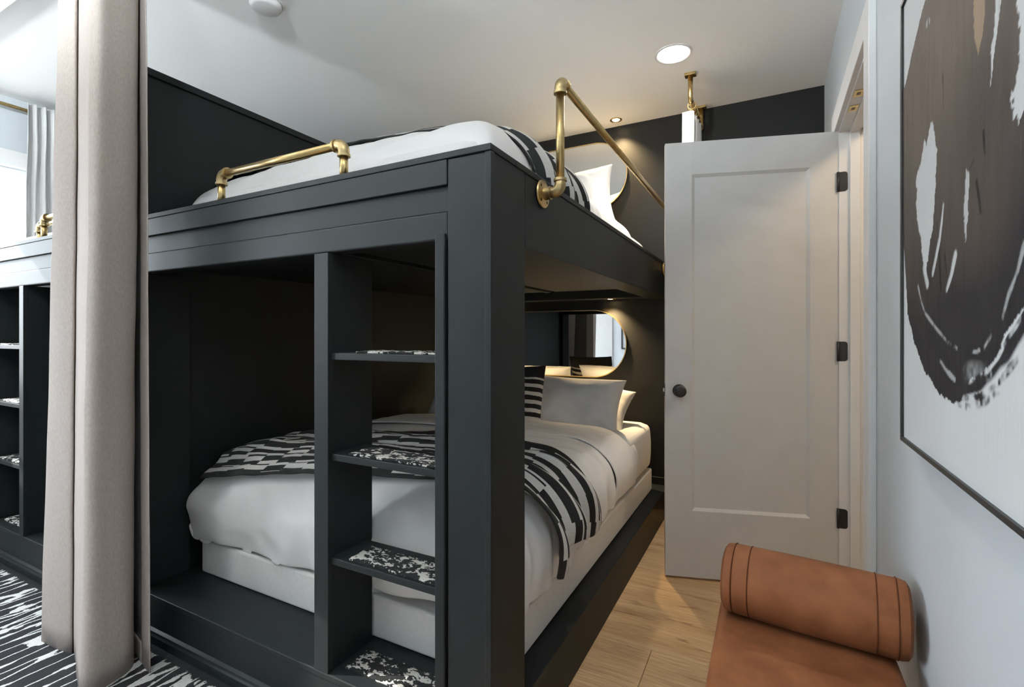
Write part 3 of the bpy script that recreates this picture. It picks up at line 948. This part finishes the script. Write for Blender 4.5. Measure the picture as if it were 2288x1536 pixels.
def up_ripple(a, b):
    s_ = max(0.0, min(1.0, (a - 0.30) / 0.4))
    return (0.006 + 0.014 * s_) * math.sin(b * 34 + 1.4 * math.sin(a * 5)) + 0.005 * math.sin(b * 66 + a * 6) + 0.006
th2 = cloth('throw_blanket', upp, (-0.84, 0.90), (0.14, 0.62), 110, 56, M['throw'], None, 0.024, 0.30, 0.007, 0.008, 0.10, None, 61.0, ripple=up_ripple)
tag(th2, 'black and white jagged striped throw across the upper bed', 'blanket', 'striped throw blankets')
pillow('pillow', 0.68, 0.44, 0.17, (-1.20, 3.03, 2.06), 0.28, 0.05, 0.12, M['linen'], 'white pillow standing in front of the upper mirror', seedv=14.0)

# left unit, upper bunk
ml = soft_block('mattress', -4.10, -2.40, 1.22, 3.29, 1.561, 1.785, 0.05, M['linen'])
tag(ml, 'sunlit white mattress on the left bunk unit', 'mattress')
lef = BedTop(-3.245, 0.86, 1.24, 1.80, 0.14, 0.16, 0.03, 0.01)
dl = cloth('duvet', lef, (-0.98, 0.98), (-0.10, 1.9), 50, 50, M['linen'], None, 0.0, 0.3, 0.012, 0.02, 0.0, None, 77.0)
tag(dl, 'bright white duvet on the left bunk by the window', 'duvet')

# ------------------------------------------------------------------ mirrors on the black wall
def pill_outline(cx, cz, w, h, n=24):
    r = h / 2; L = w / 2 - r
    pts = []
    for k in range(n + 1):
        t = -PI / 2 + PI * k / n
        pts.append((cx + L + r * math.cos(t), cz + r * math.sin(t)))
    for k in range(n + 1):
        t = PI / 2 + PI * k / n
        pts.append((cx - L + r * math.cos(t), cz + r * math.sin(t)))
    return pts
def wall_mirror(cx, cz, w, h, label):
    e = thing('mirror', label, 'mirror', (cx, YB, cz - h / 2), 'pill-shaped mirrors')
    out = pill_outline(cx, cz, w, h); inn = pill_outline(cx, cz, w - 0.012, h - 0.012)
    yb, yf = YB - 0.001, YB - 0.024
    bm = bmesh.new()
    n_ = len(out)
    oB = [bm.verts.new((x, yb, z)) for x, z in out]; oF = [bm.verts.new((x, yf, z)) for x, z in out]
    iF = [bm.verts.new((x, yf, z)) for x, z in inn]; iB = [bm.verts.new((x, yb, z)) for x, z in inn]
    for k in range(n_):
        k2 = (k + 1) % n_
        bm.faces.new((oB[k], oB[k2], oF[k2], oF[k])); bm.faces.new((oF[k], oF[k2], iF[k2], iF[k]))
        bm.faces.new((iF[k], iF[k2], iB[k2], iB[k])); bm.faces.new((iB[k], iB[k2], oB[k2], oB[k]))
    finish('rim', bm, M['goldrim'], e)
    bm = bmesh.new()
    gF = [bm.verts.new((x, yf + 0.003, z)) for x, z in inn]; gB = [bm.verts.new((x, yf + 0.007, z)) for x, z in inn]
    bm.faces.new(gF); bm.faces.new(gB[::-1])
    for k in range(n_):
        k2 = (k + 1) % n_; bm.faces.new((gF[k], gF[k2], gB[k2], gB[k]))
    finish('glass', bm, M['mirror'], e)
wall_mirror(-1.405, 1.134, 1.05, 0.484, 'gold rimmed pill-shaped mirror above the lower bed')
wall_mirror(-1.400, 2.330, 1.05, 0.484, 'gold rimmed pill-shaped mirror above the upper bed')

# ------------------------------------------------------------------ lights in the ceiling
def spot_lamp(name, loc, energy, color, size_deg, blend, parent, radius=0.03):
    d_ = bpy.data.lights.new(name, 'SPOT')
    d_.energy = energy; d_.color = color; d_.spot_size = math.radians(size_deg); d_.spot_blend = blend; d_.shadow_soft_size = radius
    o_ = bpy.data.objects.new(name, d_)
    o_.location = loc
    COL.objects.link(o_)
    o_.parent = parent; o_.matrix_parent_inverse = world_inv(parent)
    return o_
def downlight(x, y, label, r=0.083, energy=18, color=(1.0, 0.95, 0.88), grp='recessed ceiling lights', z=ZC):
    e = thing('recessed_light', label, 'ceiling light', (x, y, z), grp)
    lathe('trim_ring', M['plastic'], e, (x, y, z), (0, 0, -1), [(r + 0.012, 0.0), (r + 0.012, 0.003), (r + 0.004, 0.005), (r, 0.004), (r - 0.004, 0.0)], 40)
    lathe('diffuser', M['lamp_cool'], e, (x, y, z), (0, 0, -1), [(0, 0.0018), (r - 0.003, 0.0018), (r - 0.003, 0.0)], 40)
    spot_lamp('lamp', (x, y, z - 0.012), energy, color, 150, 0.9, e, r * 0.8)
    return e
downlight(-0.446, 2.668, 'round lit recessed light in the ceiling above the door', energy=75, color=(1.0, 0.94, 0.86))
downlight(-0.446, 0.35, 'unseen recessed light added in the ceiling over the bench for fill')  # this and the next three are unseen, added as fill light
downlight(-1.90, 0.20, 'unseen recessed light added over the rug by the ladder for fill')
downlight(-3.30, 0.20, 'unseen recessed light added over the rug by the window for fill')
downlight(-1.90, -0.95, 'unseen recessed light added near the closet door for fill')
def small_spot(x, y, z, label, energy):
    e = thing('spot_light', label, 'spot light', (x, y, z), 'small warm spot lights')
    lathe('trim_ring', M['goldrim'], e, (x, y, z), (0, 0, -1), [(0.041, 0.0), (0.041, 0.002), (0.030, 0.004), (0.025, 0.001), (0.024, 0.0)], 32)
    lathe('lens', M['lamp_warm'], e, (x, y, z), (0, 0, -1), [(0, 0.0012), (0.024, 0.0012), (0.024, 0.0)], 32)
    spot_lamp('lamp', (x, y, z - 0.01), energy, (1.0, 0.72, 0.38), 110, 0.8, e, 0.02)
small_spot(-0.931, 3.305, ZC, 'small warm brass spot in the ceiling above the upper mirror', 85)
small_spot(-0.98, 3.335, 1.447, 'small warm spot under the bunk above the lower mirror', 80)
small_spot(-1.80, 3.335, 1.447, 'small warm spot under the bunk near the partition', 55)

e = thing('smoke_detector', 'round white smoke detector on the ceiling', 'smoke detector', (-1.965, 1.412, ZC))
lathe('base', M['plastic'], e, (-1.965, 1.412, ZC), (0, 0, -1), [(0.072, 0.0), (0.072, 0.010), (0.068, 0.012)], 40)
lathe('cover', M['plastic'], e, (-1.965, 1.412, ZC), (0, 0, -1), [(0.066, 0.012), (0.066, 0.022), (0.060, 0.032), (0.050, 0.036), (0, 0.037)], 40)

# two unseen fill lamps shaped as bowl pendants, added to brighten the ceiling
def bowl_fill_lamp(x, y, label):
    e = thing('fill_lamp', label, 'fill lamp', (x, y, ZC), 'added bowl fill lamps')
    lathe('canopy', M['brass'], e, (x, y, ZC), (0, 0, -1), [(0.055, 0.0), (0.055, 0.012), (0.045, 0.02), (0.006, 0.022)], 32)
    tube('stem', M['brass'], e, [(x, y, ZC - 0.02), (x, y, 2.42)], 0.005, 10)
    lathe('bowl', M['lining'], e, (x, y, 2.375), (0, 0, -1), [(0.20, 0.0), (0.196, 0.02), (0.17, 0.055), (0.11, 0.085), (0.03, 0.098), (0.0, 0.10), (0.0, 0.094), (0.028, 0.092), (0.107, 0.080), (0.165, 0.052), (0.191, 0.020), (0.195, 0.0)], 40)  # opaque bowl, shaped to keep the added light off the beds
    lathe('globe', M['fill_globe'], e, (x, y, 2.385), (0, 0, 1), [(0.06 * math.sin(PI * k / 16), -0.06 * math.cos(PI * k / 16)) for k in range(17)], 32)
bowl_fill_lamp(-0.75, -0.20, 'unseen bowl fill lamp added to brighten the ceiling near the bench')
bowl_fill_lamp(-2.60, -0.30, 'unseen bowl fill lamp added to brighten the ceiling over the rug')

# hall lamp
e = thing('hall_lamp', 'warm ceiling lamp in the hall beyond the doorway', 'ceiling light', (0.95, 1.95, ZC))
lathe('base', M['brass'], e, (0.95, 1.95, ZC), (0, 0, -1), [(0.11, 0.0), (0.11, 0.015), (0.10, 0.02), (0, 0.02)], 32)
lathe('globe', M['lamp_warm'], e, (0.95, 1.95, ZC), (0, 0, -1), [(0.09, 0.02), (0.09, 0.04), (0.07, 0.07), (0.03, 0.085), (0, 0.087)], 32)
pd = bpy.data.lights.new('hall_bulb', 'POINT'); pd.energy = 20; pd.color = (1.0, 0.74, 0.50); pd.shadow_soft_size = 0.09
po = bpy.data.objects.new('hall_bulb', pd); po.location = (0.95, 1.95, ZC - 0.13); COL.objects.link(po); po.parent = e; po.matrix_parent_inverse = world_inv(e)

# ------------------------------------------------------------------ curtains
def catmull(pts, n):
    P = [np.array(p, float) for p in pts]
    P = [2 * P[0] - P[1]] + P + [2 * P[-1] - P[-2]]
    out = []
    segs = len(P) - 3
    for k in range(n):
        t = k / (n - 1) * segs
        i = min(int(t), segs - 1); f = t - i
        p0, p1, p2, p3 = P[i:i + 4]
        out.append(0.5 * ((2 * p1) + (-p0 + p2) * f + (2 * p0 - 5 * p1 + 4 * p2 - p3) * f ** 2 + (-p0 + 3 * p1 - 3 * p2 + p3) * f ** 3))
    return np.array(out)

def drape(name, top, bot, z0, z1, m, parent, n=110, rows=30, thick=0.003, wob=0.004, zb=None):
    A, B = catmull(top, n), catmull(bot, n)
    pts, uvs = [], []
    for i in range(n):
        for j in range(rows):
            f = j / (rows - 1)
            zz = z0 + (z1 - z0) * f
            p = B[i] * (1 - f) + A[i] * f
            w = wob * (nz(p[0] * 6, p[1] * 6, zz * 1.7) + 0.6 * nz(p[0] * 15, p[1] * 15, zz * 4.0))
            pts.append((p[0] + w * 0.5, p[1] + w, zz)); uvs.append((i / n, f))
    me = grid_mesh(name, pts, n, rows, uvs)
    o = link_mesh(name, me, m, parent, smooth=True)
    solidify(o, thick, 0.0)
    return o

# large privacy curtain bunched in front of the partition (plan-view outlines, metres)
ct = thing('curtain', 'floor-length oatmeal curtain with dark lining hanging before the partition', 'curtain', (-2.2, 0.87, 0))
bot = [(-2.496, 0.838), (-2.429, 0.84), (-2.354, 0.848), (-2.309, 0.858), (-2.331, 0.874), (-2.281, 0.858), (-2.147, 0.815), (-2.041, 0.782), (-1.998, 0.775), (-1.978, 0.79), (-1.983, 0.835), (-2.0, 0.895), (-2.04, 0.935), (-2.118, 0.965), (-2.195, 0.985)]
top = [(-2.337, 0.838), (-2.303, 0.84), (-2.277, 0.846), (-2.262, 0.856), (-2.283, 0.872), (-2.228, 0.855), (-2.088, 0.815), (-1.969, 0.785), (-1.938, 0.782), (-1.911, 0.795), (-1.929, 0.84), (-1.954, 0.885), (-1.982, 0.925), (-2.042, 0.95), (-2.099, 0.965)]
drape('fabric', top, bot, 0.012, 2.61, M['drape'], ct, 210, 34, wob=0.0035)
flap_b = [(-2.199, 0.990), (-2.114, 0.975), (-2.016, 0.955)]
flap_t = [(-2.110, 0.970), (-2.059, 0.958), (-2.010, 0.945)]
drape('lining', flap_t, flap_b, 0.060, 2.61, M['lining'], ct, 16, 24, 0.003, 0.001)
drape('bottom_hem', [(x + 0.002, y_ - 0.003) for x, y_ in flap_b], [(x + 0.002, y_ - 0.003) for x, y_ in flap_b], 0.012, 0.085, M['drape'], ct, 16, 6, 0.003, 0.0)
drape('side_hem', [(-2.012, 0.944), (-1.975, 0.936), (-1.939, 0.930)], [(-2.018, 0.954), (-1.965, 0.942), (-1.925, 0.935)], 0.010, 2.61, M['drape'], ct, 12, 24, 0.003, 0.002)
tk = thing('curtain_track', 'slim white ceiling track carrying the oatmeal curtain', 'curtain track', (-2.2, 0.87, ZC))
box('track', M['trim'], tk, -4.1, -0.75, 0.855, 0.885, ZC - 0.025, ZC, 0.002)
for k in range(8):
    x = -2.28 + k * 0.045
    tube('glider', M['trim'], tk, [(x, 0.87, ZC - 0.028), (x, 0.87, ZC - 0.07)], 0.003, 8)

# window curtain on the left wall
wc = thing('curtain', 'pale gathered curtain beside the window over the left bunk', 'curtain', (-4.08, 1.4, 1.7))
n_f = 9
tp, bt = [], []
for k in range(n_f * 2 + 1):
    y_ = 1.285 + k * 0.021
    tp.append((-4.050 + (0.030 if k % 2 == 0 else -0.020), y_)); bt.append((-4.045 + (0.040 if k % 2 == 0 else -0.030) * (0.6 + 0.4 * math.sin(k * 1.9)), 1.275 + k * 0.022))
drape('fabric', tp, bt, 1.70, 2.625, M['drape_pale'], wc, 150, 20, 0.003, 0.006)
rd = thing('curtain_rod', 'slim brass curtain rod above the left window', 'curtain rod', (-4.09, 0.6, 2.59))
tube('rod', M['brass'], rd, [(-4.09, 0.1, 2.592), (-4.09, 1.62, 2.592)], 0.011, 14)
for yy in (0.2, 1.6):
    tube('bracket', M['brass'], rd, [(-4.09, yy, 2.592), (XL + 0.001, yy, 2.592)], 0.008, 10)

# short rod and white curtain beside the bunk, above the door
rr = thing('curtain_rod', 'short brass rod hung from the ceiling above the open door', 'curtain rod', (-0.395, 3.1, ZC))
rz = 2.520
tube('rod', M['brass'], rr, [(-0.395, 2.935, rz), (-0.390, 3.345, rz)], 0.0125, 16)
for (xx, yy, sg) in ((-0.395, 2.913, 1), (-0.390, 3.368, -1)):
    box('ceiling_plate', M['brass'], rr, xx - 0.030, xx + 0.030, yy - 0.022, yy + 0.022, ZC - 0.014, ZC, 0.002)
    bm = bmesh.new()
    arc = [(xx, yy, ZC - 0.012), (xx, yy, rz + 0.024)]
    for k in range(1, 9):
        t = PI / 2 * k / 8
        arc.append((xx, yy + sg * 0.024 * (1 - math.cos(t)), rz + 0.024 - 0.024 * math.sin(t)))
    bm_tube(bm, arc, 0.0135, 16)
    finish('hanger', bm, M['brass'], rr, smooth=True)
def ring(x, y, z, R, r, parent):
    bm = bmesh.new()
    n1, n2 = 24, 8
    rows = []
    for i in range(n1):
        a = 2 * PI * i / n1
        rows.append([bm.verts.new((x + (R + r * math.cos(2 * PI * j / n2)) * math.cos(a), y + r * math.sin(2 * PI * j / n2), z + (R + r * math.cos(2 * PI * j / n2)) * math.sin(a))) for j in range(n2)])
    for i in range(n1):
        for j in range(n2):
            bm.faces.new((rows[i][j], rows[(i + 1) % n1][j], rows[(i + 1) % n1][(j + 1) % n2], rows[i][(j + 1) % n2]))
    return finish('ring', bm, M['brass'], parent, smooth=True)
for yy in (2.965, 2.985, 3.055, 3.09, 3.16, 3.30):
    ring(-0.394, yy, rz - 0.008, 0.0225, 0.0022, rr)
wcu = thing('curtain', 'white bunk curtain hanging on the short rod above the door', 'curtain', (-0.39, 3.1, 0))
tp = [(-0.445, 2.955), (-0.395, 2.950), (-0.385, 2.975), (-0.425, 3.01), (-0.375, 3.03), (-0.43, 3.06), (-0.37, 3.085), (-0.42, 3.12), (-0.365, 3.15)]
bt = [(-0.455, 2.955), (-0.390, 2.945), (-0.375, 2.975), (-0.435, 3.01), (-0.36, 3.03), (-0.44, 3.06), (-0.355, 3.085), (-0.43, 3.12), (-0.345, 3.16)]
drape('fabric', tp, bt, 0.03, 2.475, M['drape_white'], wcu, 100, 24, 0.003, 0.004)

# ------------------------------------------------------------------ rug
def rug():
    nx, ny = 60, 50
    x0, x1, y0, y1 = -4.10, -0.78, YN + 0.05, YF - 0.0125
    pts = [(x0 + (x1 - x0) * i / (nx - 1), y0 + (y1 - y0) * j / (ny - 1), 0.011 + 0.0008 * nz(i * 0.7, j * 0.9)) for i in range(nx) for j in range(ny)]
    me = grid_mesh('area_rug', pts, nx, ny)
    o = link_mesh('area_rug', me, M['rug'], None, smooth=True)
    solidify(o, 0.0105, -1.0)
    return tag(o, 'black rug with branching white lines in front of the bunks', 'rug')
rug()

# ------------------------------------------------------------------ bench and bolster
be = thing('bench', 'brown suede upholstered bench against the right wall', 'bench', (0.065, 0.85, 0))
bm = bmesh.new()
bm_box(bm, -0.116, 0.246, 0.28, 1.435, 0.405, 0.505)
sb = finish('seat', bm, M['leather'], be, smooth=True, bevel=0.024, segs=6)
box('seat_rail', M['woodleg'], be, -0.095, 0.225, 0.31, 1.405, 0.345, 0.4045, 0.004)
for lx in (-0.075, 0.205):
    for ly in (0.34, 1.375):
        tube('leg', M['woodleg'], be, [(lx, ly, 0.001), (lx, ly, 0.345)], [0.013, 0.020], 14)

def bolster():
    L, R = 0.372, 0.081
    cx, cy, cz = 0.083, 1.345, 0.505 + R
    ax = Vector((1, -0.10, 0)).normalized()
    e_ = thing('bolster_cushion', 'brown suede bolster roll lying at the end of the bench', 'cushion', (cx, cy, 0.505))
    prof = [(0.0, -L / 2), (0.045, -L / 2 - 0.001), (R - 0.012, -L / 2 + 0.002), (R - 0.003, -L / 2 + 0.008), (R, -L / 2 + 0.02)]
    for k in range(9):
        prof.append((R + 0.0015 * math.sin(PI * k / 8), -L / 2 + 0.03 + (L - 0.06) * k / 8))
    prof += [(r, -h) for r, h in prof[:5]][::-1]
    lathe('body', M['leather'], e_, (cx, cy, cz), ax, prof, 48)
    for s_ in (-1, 1):
        for dd in (0.026, 0.062):
            c0 = Vector((cx, cy, cz)) + ax * s_ * (L / 2 - dd)
            q = ax.to_track_quat('Z', 'Y')
            pts = [c0 + q @ Vector(((R + 0.0008) * math.cos(2 * PI * k / 40), (R + 0.0008) * math.sin(2 * PI * k / 40), 0)) for k in range(41)]
            bm = bmesh.new(); bm_tube(bm, pts, 0.0014, 6, False)
            finish('piping', bm, M['seam'], e_, smooth=True)
bolster()

# ------------------------------------------------------------------ painting on the right wall
def painting():
    y_far, y_near, z0, z1 = 1.333, 0.390, 0.972, 1.912
    xw, xf = XR, 0.250
    e_ = thing('painting', 'framed abstract with one sweeping dark brushstroke oval on white canvas', 'painting', (XR, (y_far + y_near) / 2, z0))
    t = 0.009
    bm = bmesh.new()
    for a in ((y_near, y_near + t, z0, z1), (y_far - t, y_far, z0, z1), (y_near + t, y_far - t, z0, z0 + t), (y_near + t, y_far - t, z1 - t, z1)):
        bm_box(bm, xf, xw - 0.0005, *a)
    finish('frame', bm, M['frame'], e_, bevel=0.0008)
    ny, nz_ = 330, 330
    ca, cb = y_far - t - 0.001, y_near + t + 0.001
    yy = np.linspace(ca, cb, ny); zz = np.linspace(z0 + t, z1 - t, nz_)
    Y, Z = np.meshgrid(yy, zz, indexing='ij')
    # value noise fields
    rng = np.random.default_rng(5)
    def field(cy, cz):
        g = rng.random((cy + 2, cz + 2))
        a = np.linspace(0, cy, ny)[:, None]; b = np.linspace(0, cz, nz_)[None, :]
        i = np.minimum(a.astype(int), cy); j = np.minimum(b.astype(int), cz)
        fa = a - i; fb = b - j
        fa = fa * fa * (3 - 2 * fa); fb = fb * fb * (3 - 2 * fb)
        return g[i, j] * (1 - fa) * (1 - fb) + g[i + 1, j] * fa * (1 - fb) + g[i, j + 1] * (1 - fa) * fb + g[i + 1, j + 1] * fa * fb
    streak = 0.6 * field(60, 7) + 0.4 * field(140, 12)
    soft = field(6, 5); fine = field(110, 110); mid = field(30, 30)
    s = (1.333 - Y)                      # distance along the wall from the far edge
    h = Z - 0.972                        # height above the lower edge
    def poly(pts_, js=0.006, jh=0.004):
        """point-in-polygon mask with slightly ragged edges"""
        ss = s + js * (2 * mid - 1) + 0.5 * js * (2 * fine - 1); hh_ = h + jh * (2 * streak - 1)
        ins = np.zeros(s.shape, bool)
        n_ = len(pts_)
        for k in range(n_):
            (x1, y1), (x2, y2) = pts_[k], pts_[(k + 1) % n_]
            if y1 == y2: continue
            c = ((y1 > hh_) != (y2 > hh_)) & (ss < (x2 - x1) * (hh_ - y1) / (y2 - y1) + x1)
            ins ^= c
        return ins.astype(float)
    def stroke(pts_, w, keep=0.0, brk=0.5):
        """dry-brush line along a polyline"""
        dm = np.full(s.shape, 9.0)
        for (x1, y1), (x2, y2) in zip(pts_, pts_[1:]):
            L2 = (x2 - x1) ** 2 + (y2 - y1) ** 2
            t1 = np.clip(((s - x1) * (x2 - x1) + (h - y1) * (y2 - y1)) / L2, 0, 1)
            dm = np.minimum(dm, np.hypot(s - x1 - t1 * (x2 - x1), h - y1 - t1 * (y2 - y1)))
        a_ = np.clip((w * (0.6 + 0.8 * mid) - dm) / (0.45 * w), 0, 1)
        return a_ * np.clip((fine * 0.5 + mid * 0.5 - brk + 0.5 + keep) * 3 - 1, 0, 1)
    ink = poly([(0.239, 0.88), (0.174, 0.845), (0.126, 0.821), (0.081, 0.796), (0.044, 0.772), (-0.02, 0.735), (-0.02, 0.41), (0.021, 0.369), (0.044, 0.273), (0.092, 0.217), (0.174, 0.160),
                (0.257, 0.127), (0.328, 0.119), (0.368, 0.128), (0.398, 0.160), (0.450, 0.175), (0.495, 0.201), (0.523, 0.227), (0.557, 0.248), (0.600, 0.275), (0.660, 0.350), (0.700, 0.50), (0.680, 0.66), (0.60, 0.80), (0.45, 0.89)])
    white = poly([(0.213, 0.612), (0.232, 0.575), (0.246, 0.543), (0.239, 0.498), (0.232, 0.439), (0.205, 0.385), (0.180, 0.335), (0.150, 0.385), (0.124, 0.440), (0.112, 0.490), (0.116, 0.535), (0.150, 0.560), (0.168, 0.595), (0.182, 0.572)], 0.008, 0.006)
    white = np.maximum(white, poly([(0.545, 0.70), (0.560, 0.56), (0.545, 0.50), (0.552, 0.472), (0.575, 0.49), (0.610, 0.58), (0.64, 0.72)], 0.010, 0.010) * np.clip(1.5 - streak * 0.9, 0, 1))
    white = np.maximum(white, poly([(0.500, 0.80), (0.520, 0.80), (0.516, 0.66), (0.492, 0.59), (0.474, 0.545), (0.486, 0.62), (0.498, 0.68)], 0.004) * np.clip(1.3 - streak * 0.8, 0, 1))
    white = np.maximum(white, poly([(0.384, 0.47), (0.398, 0.46), (0.396, 0.40), (0.388, 0.36), (0.378, 0.41)], 0.004) * 0.75)
    for a in (([(0.282, 0.442), (0.262, 0.39), (0.222, 0.335)], 0.006, 0.4, 0.4), ([(0.342, 0.352), (0.325, 0.325), (0.300, 0.300)], 0.008, 0.3, 0.4), ([(0.168, 0.352), (0.180, 0.330), (0.188, 0.320)], 0.010, 0.4, 0.4),
              ([(0.126, 0.322), (0.150, 0.290), (0.174, 0.268), (0.244, 0.238), (0.305, 0.216), (0.349, 0.207)], 0.0035, 0.0, 0.45), ([(0.416, 0.203), (0.440, 0.206)], 0.003, 0.2, 0.35),
              ([(0.458, 0.211), (0.481, 0.226)], 0.004, 0.1, 0.4), ([(0.516, 0.250), (0.532, 0.275), (0.557, 0.300), (0.574, 0.330)], 0.0045, 0.1, 0.4), ([(0.262, 0.184), (0.300, 0.168), (0.339, 0.158)], 0.005, 0.1, 0.4),
              ([(0.008, 0.40), (0.020, 0.345)], 0.010, 0.2, 0.4), ([(0.018, 0.33), (0.036, 0.282)], 0.006, 0.2, 0.4), ([(0.17, 0.80), (0.20, 0.79)], 0.008, 0.0, 0.55)):
        white = np.maximum(white, (0.55 if a[1] < 0.0055 else 0.9) * stroke(*a))
    gx, gy = (s - 0.425) / 0.055, (h - 0.174) / 0.020
    smear = np.clip(1 - np.hypot(gx, gy), 0, 1) ** 0.7 * np.clip(1.15 - 0.9 * fine - 0.3 * mid, 0, 1) * 0.55
    ink = np.maximum(ink * (1 - 0.92 * white) * (1 - smear), 0)
    for a in (([(0.340, 0.142), (0.407, 0.149), (0.473, 0.172), (0.529, 0.206), (0.600, 0.256)], 0.010, 0.2, 0.4), ([(0.345, 0.130), (0.442, 0.142), (0.502, 0.168), (0.554, 0.198)], 0.006, -0.05, 0.5),
              ([(0.330, 0.121), (0.400, 0.124), (0.460, 0.140), (0.500, 0.158)], 0.007, -0.1, 0.55), ([(0.40, 0.155), (0.47, 0.182), (0.54, 0.228), (0.60, 0.268)], 0.005, -0.05, 0.5)):
        ink = np.maximum(ink, stroke(*a))
    t_ = np.clip((h - 0.27 - 0.25 * (s - 0.3)) / 0.42 + 0.5 * (soft - 0.5), 0, 1)[..., None]
    dark = np.array([0.019, 0.0175, 0.020]); brown = np.array([0.112, 0.088, 0.074])
    inkc = (dark * (1 - t_) + brown * t_) * (0.82 + 0.30 * streak[..., None])
    tan = poly([(0.415, 0.85), (0.422, 0.70), (0.420, 0.640), (0.435, 0.612), (0.452, 0.635), (0.466, 0.70), (0.475, 0.85)], 0.004)[..., None]
    inkc = inkc * (1 - tan) + np.array([0.26, 0.19, 0.13]) * tan
    drip = np.clip(stroke([(0.430, 0.440), (0.440, 0.415), (0.445, 0.395)], 0.007, 0.5, 0.3) + stroke([(0.455, 0.50), (0.46, 0.47)], 0.005, 0.5, 0.3) + stroke([(0.28, 0.66), (0.284, 0.60)], 0.0025, 0.4, 0.3)
                   + stroke([(0.25, 0.42), (0.262, 0.36), (0.27, 0.30)], 0.003, 0.3, 0.4) + stroke([(0.29, 0.36), (0.31, 0.30)], 0.003, 0.3, 0.4) + stroke([(0.395, 0.46), (0.42, 0.475)], 0.003, 0.3, 0.4), 0, 1)[..., None]
    inkc = inkc * (1 - drip) + 0.005 * drip
    canvas = np.array([0.58, 0.60, 0.61])
    col = canvas * (1 - ink[..., None]) + inkc * ink[..., None]
    X = np.full_like(Y, xf + 0.005) - 0.0012 * ink * (0.4 + 0.6 * streak)
    pts = np.stack([X, Y, Z], -1).reshape(-1, 3)
    me = grid_mesh('canvas', pts, ny, nz_)
    ca_ = me.color_attributes.new('paint', 'FLOAT_COLOR', 'POINT')
    rgba = np.concatenate([col.reshape(-1, 3), np.ones((ny * nz_, 1))], 1).astype(np.float32)
    ca_.data.foreach_set('color', rgba.ravel())
    link_mesh('canvas', me, M['painted'], e_, smooth=True)
    box('backing', M['frame'], e_, xf + 0.008, xw - 0.001, y_near + t, y_far - t, z0 + t, z1 - t, 0)
painting()

# ------------------------------------------------------------------ wall behind the camera: what the lower mirror shows
cd = thing('closet_door', 'tall white closet door with black pull reflected in the lower mirror', 'closet', (-2.9, YN, 0))
box('door_leaf', M['door'], cd, -3.30, -2.865, YN + 0.001, YN + 0.022, 0.02, 2.30, 0.003)
box('door_leaf', M['door'], cd, -2.855, -2.42, YN + 0.001, YN + 0.022, 0.02, 2.30, 0.003)
for xx in (-2.90, -2.82):
    box('pull', M['black'], cd, xx - 0.006, xx + 0.006, YN + 0.022, YN + 0.045, 1.05, 1.20, 0.002)
pf = thing('framed_picture', 'black framed pale picture reflected at the edge of the lower mirror', 'picture', (-1.9, YN, 0.9))
bm = bmesh.new()
for a in ((-2.26, -2.24, 0.95, 1.75), (-1.56, -1.54, 0.95, 1.75), (-2.24, -1.56, 0.95, 0.97), (-2.24, -1.56, 1.73, 1.75)):
    bm_box(bm, a[0], a[1], YN, YN + 0.03, a[2], a[3])
finish('frame', bm, M['frame'], pf)
box('print', M['wall'], pf, -2.24, -1.56, YN, YN + 0.015, 0.97, 1.73, 0)
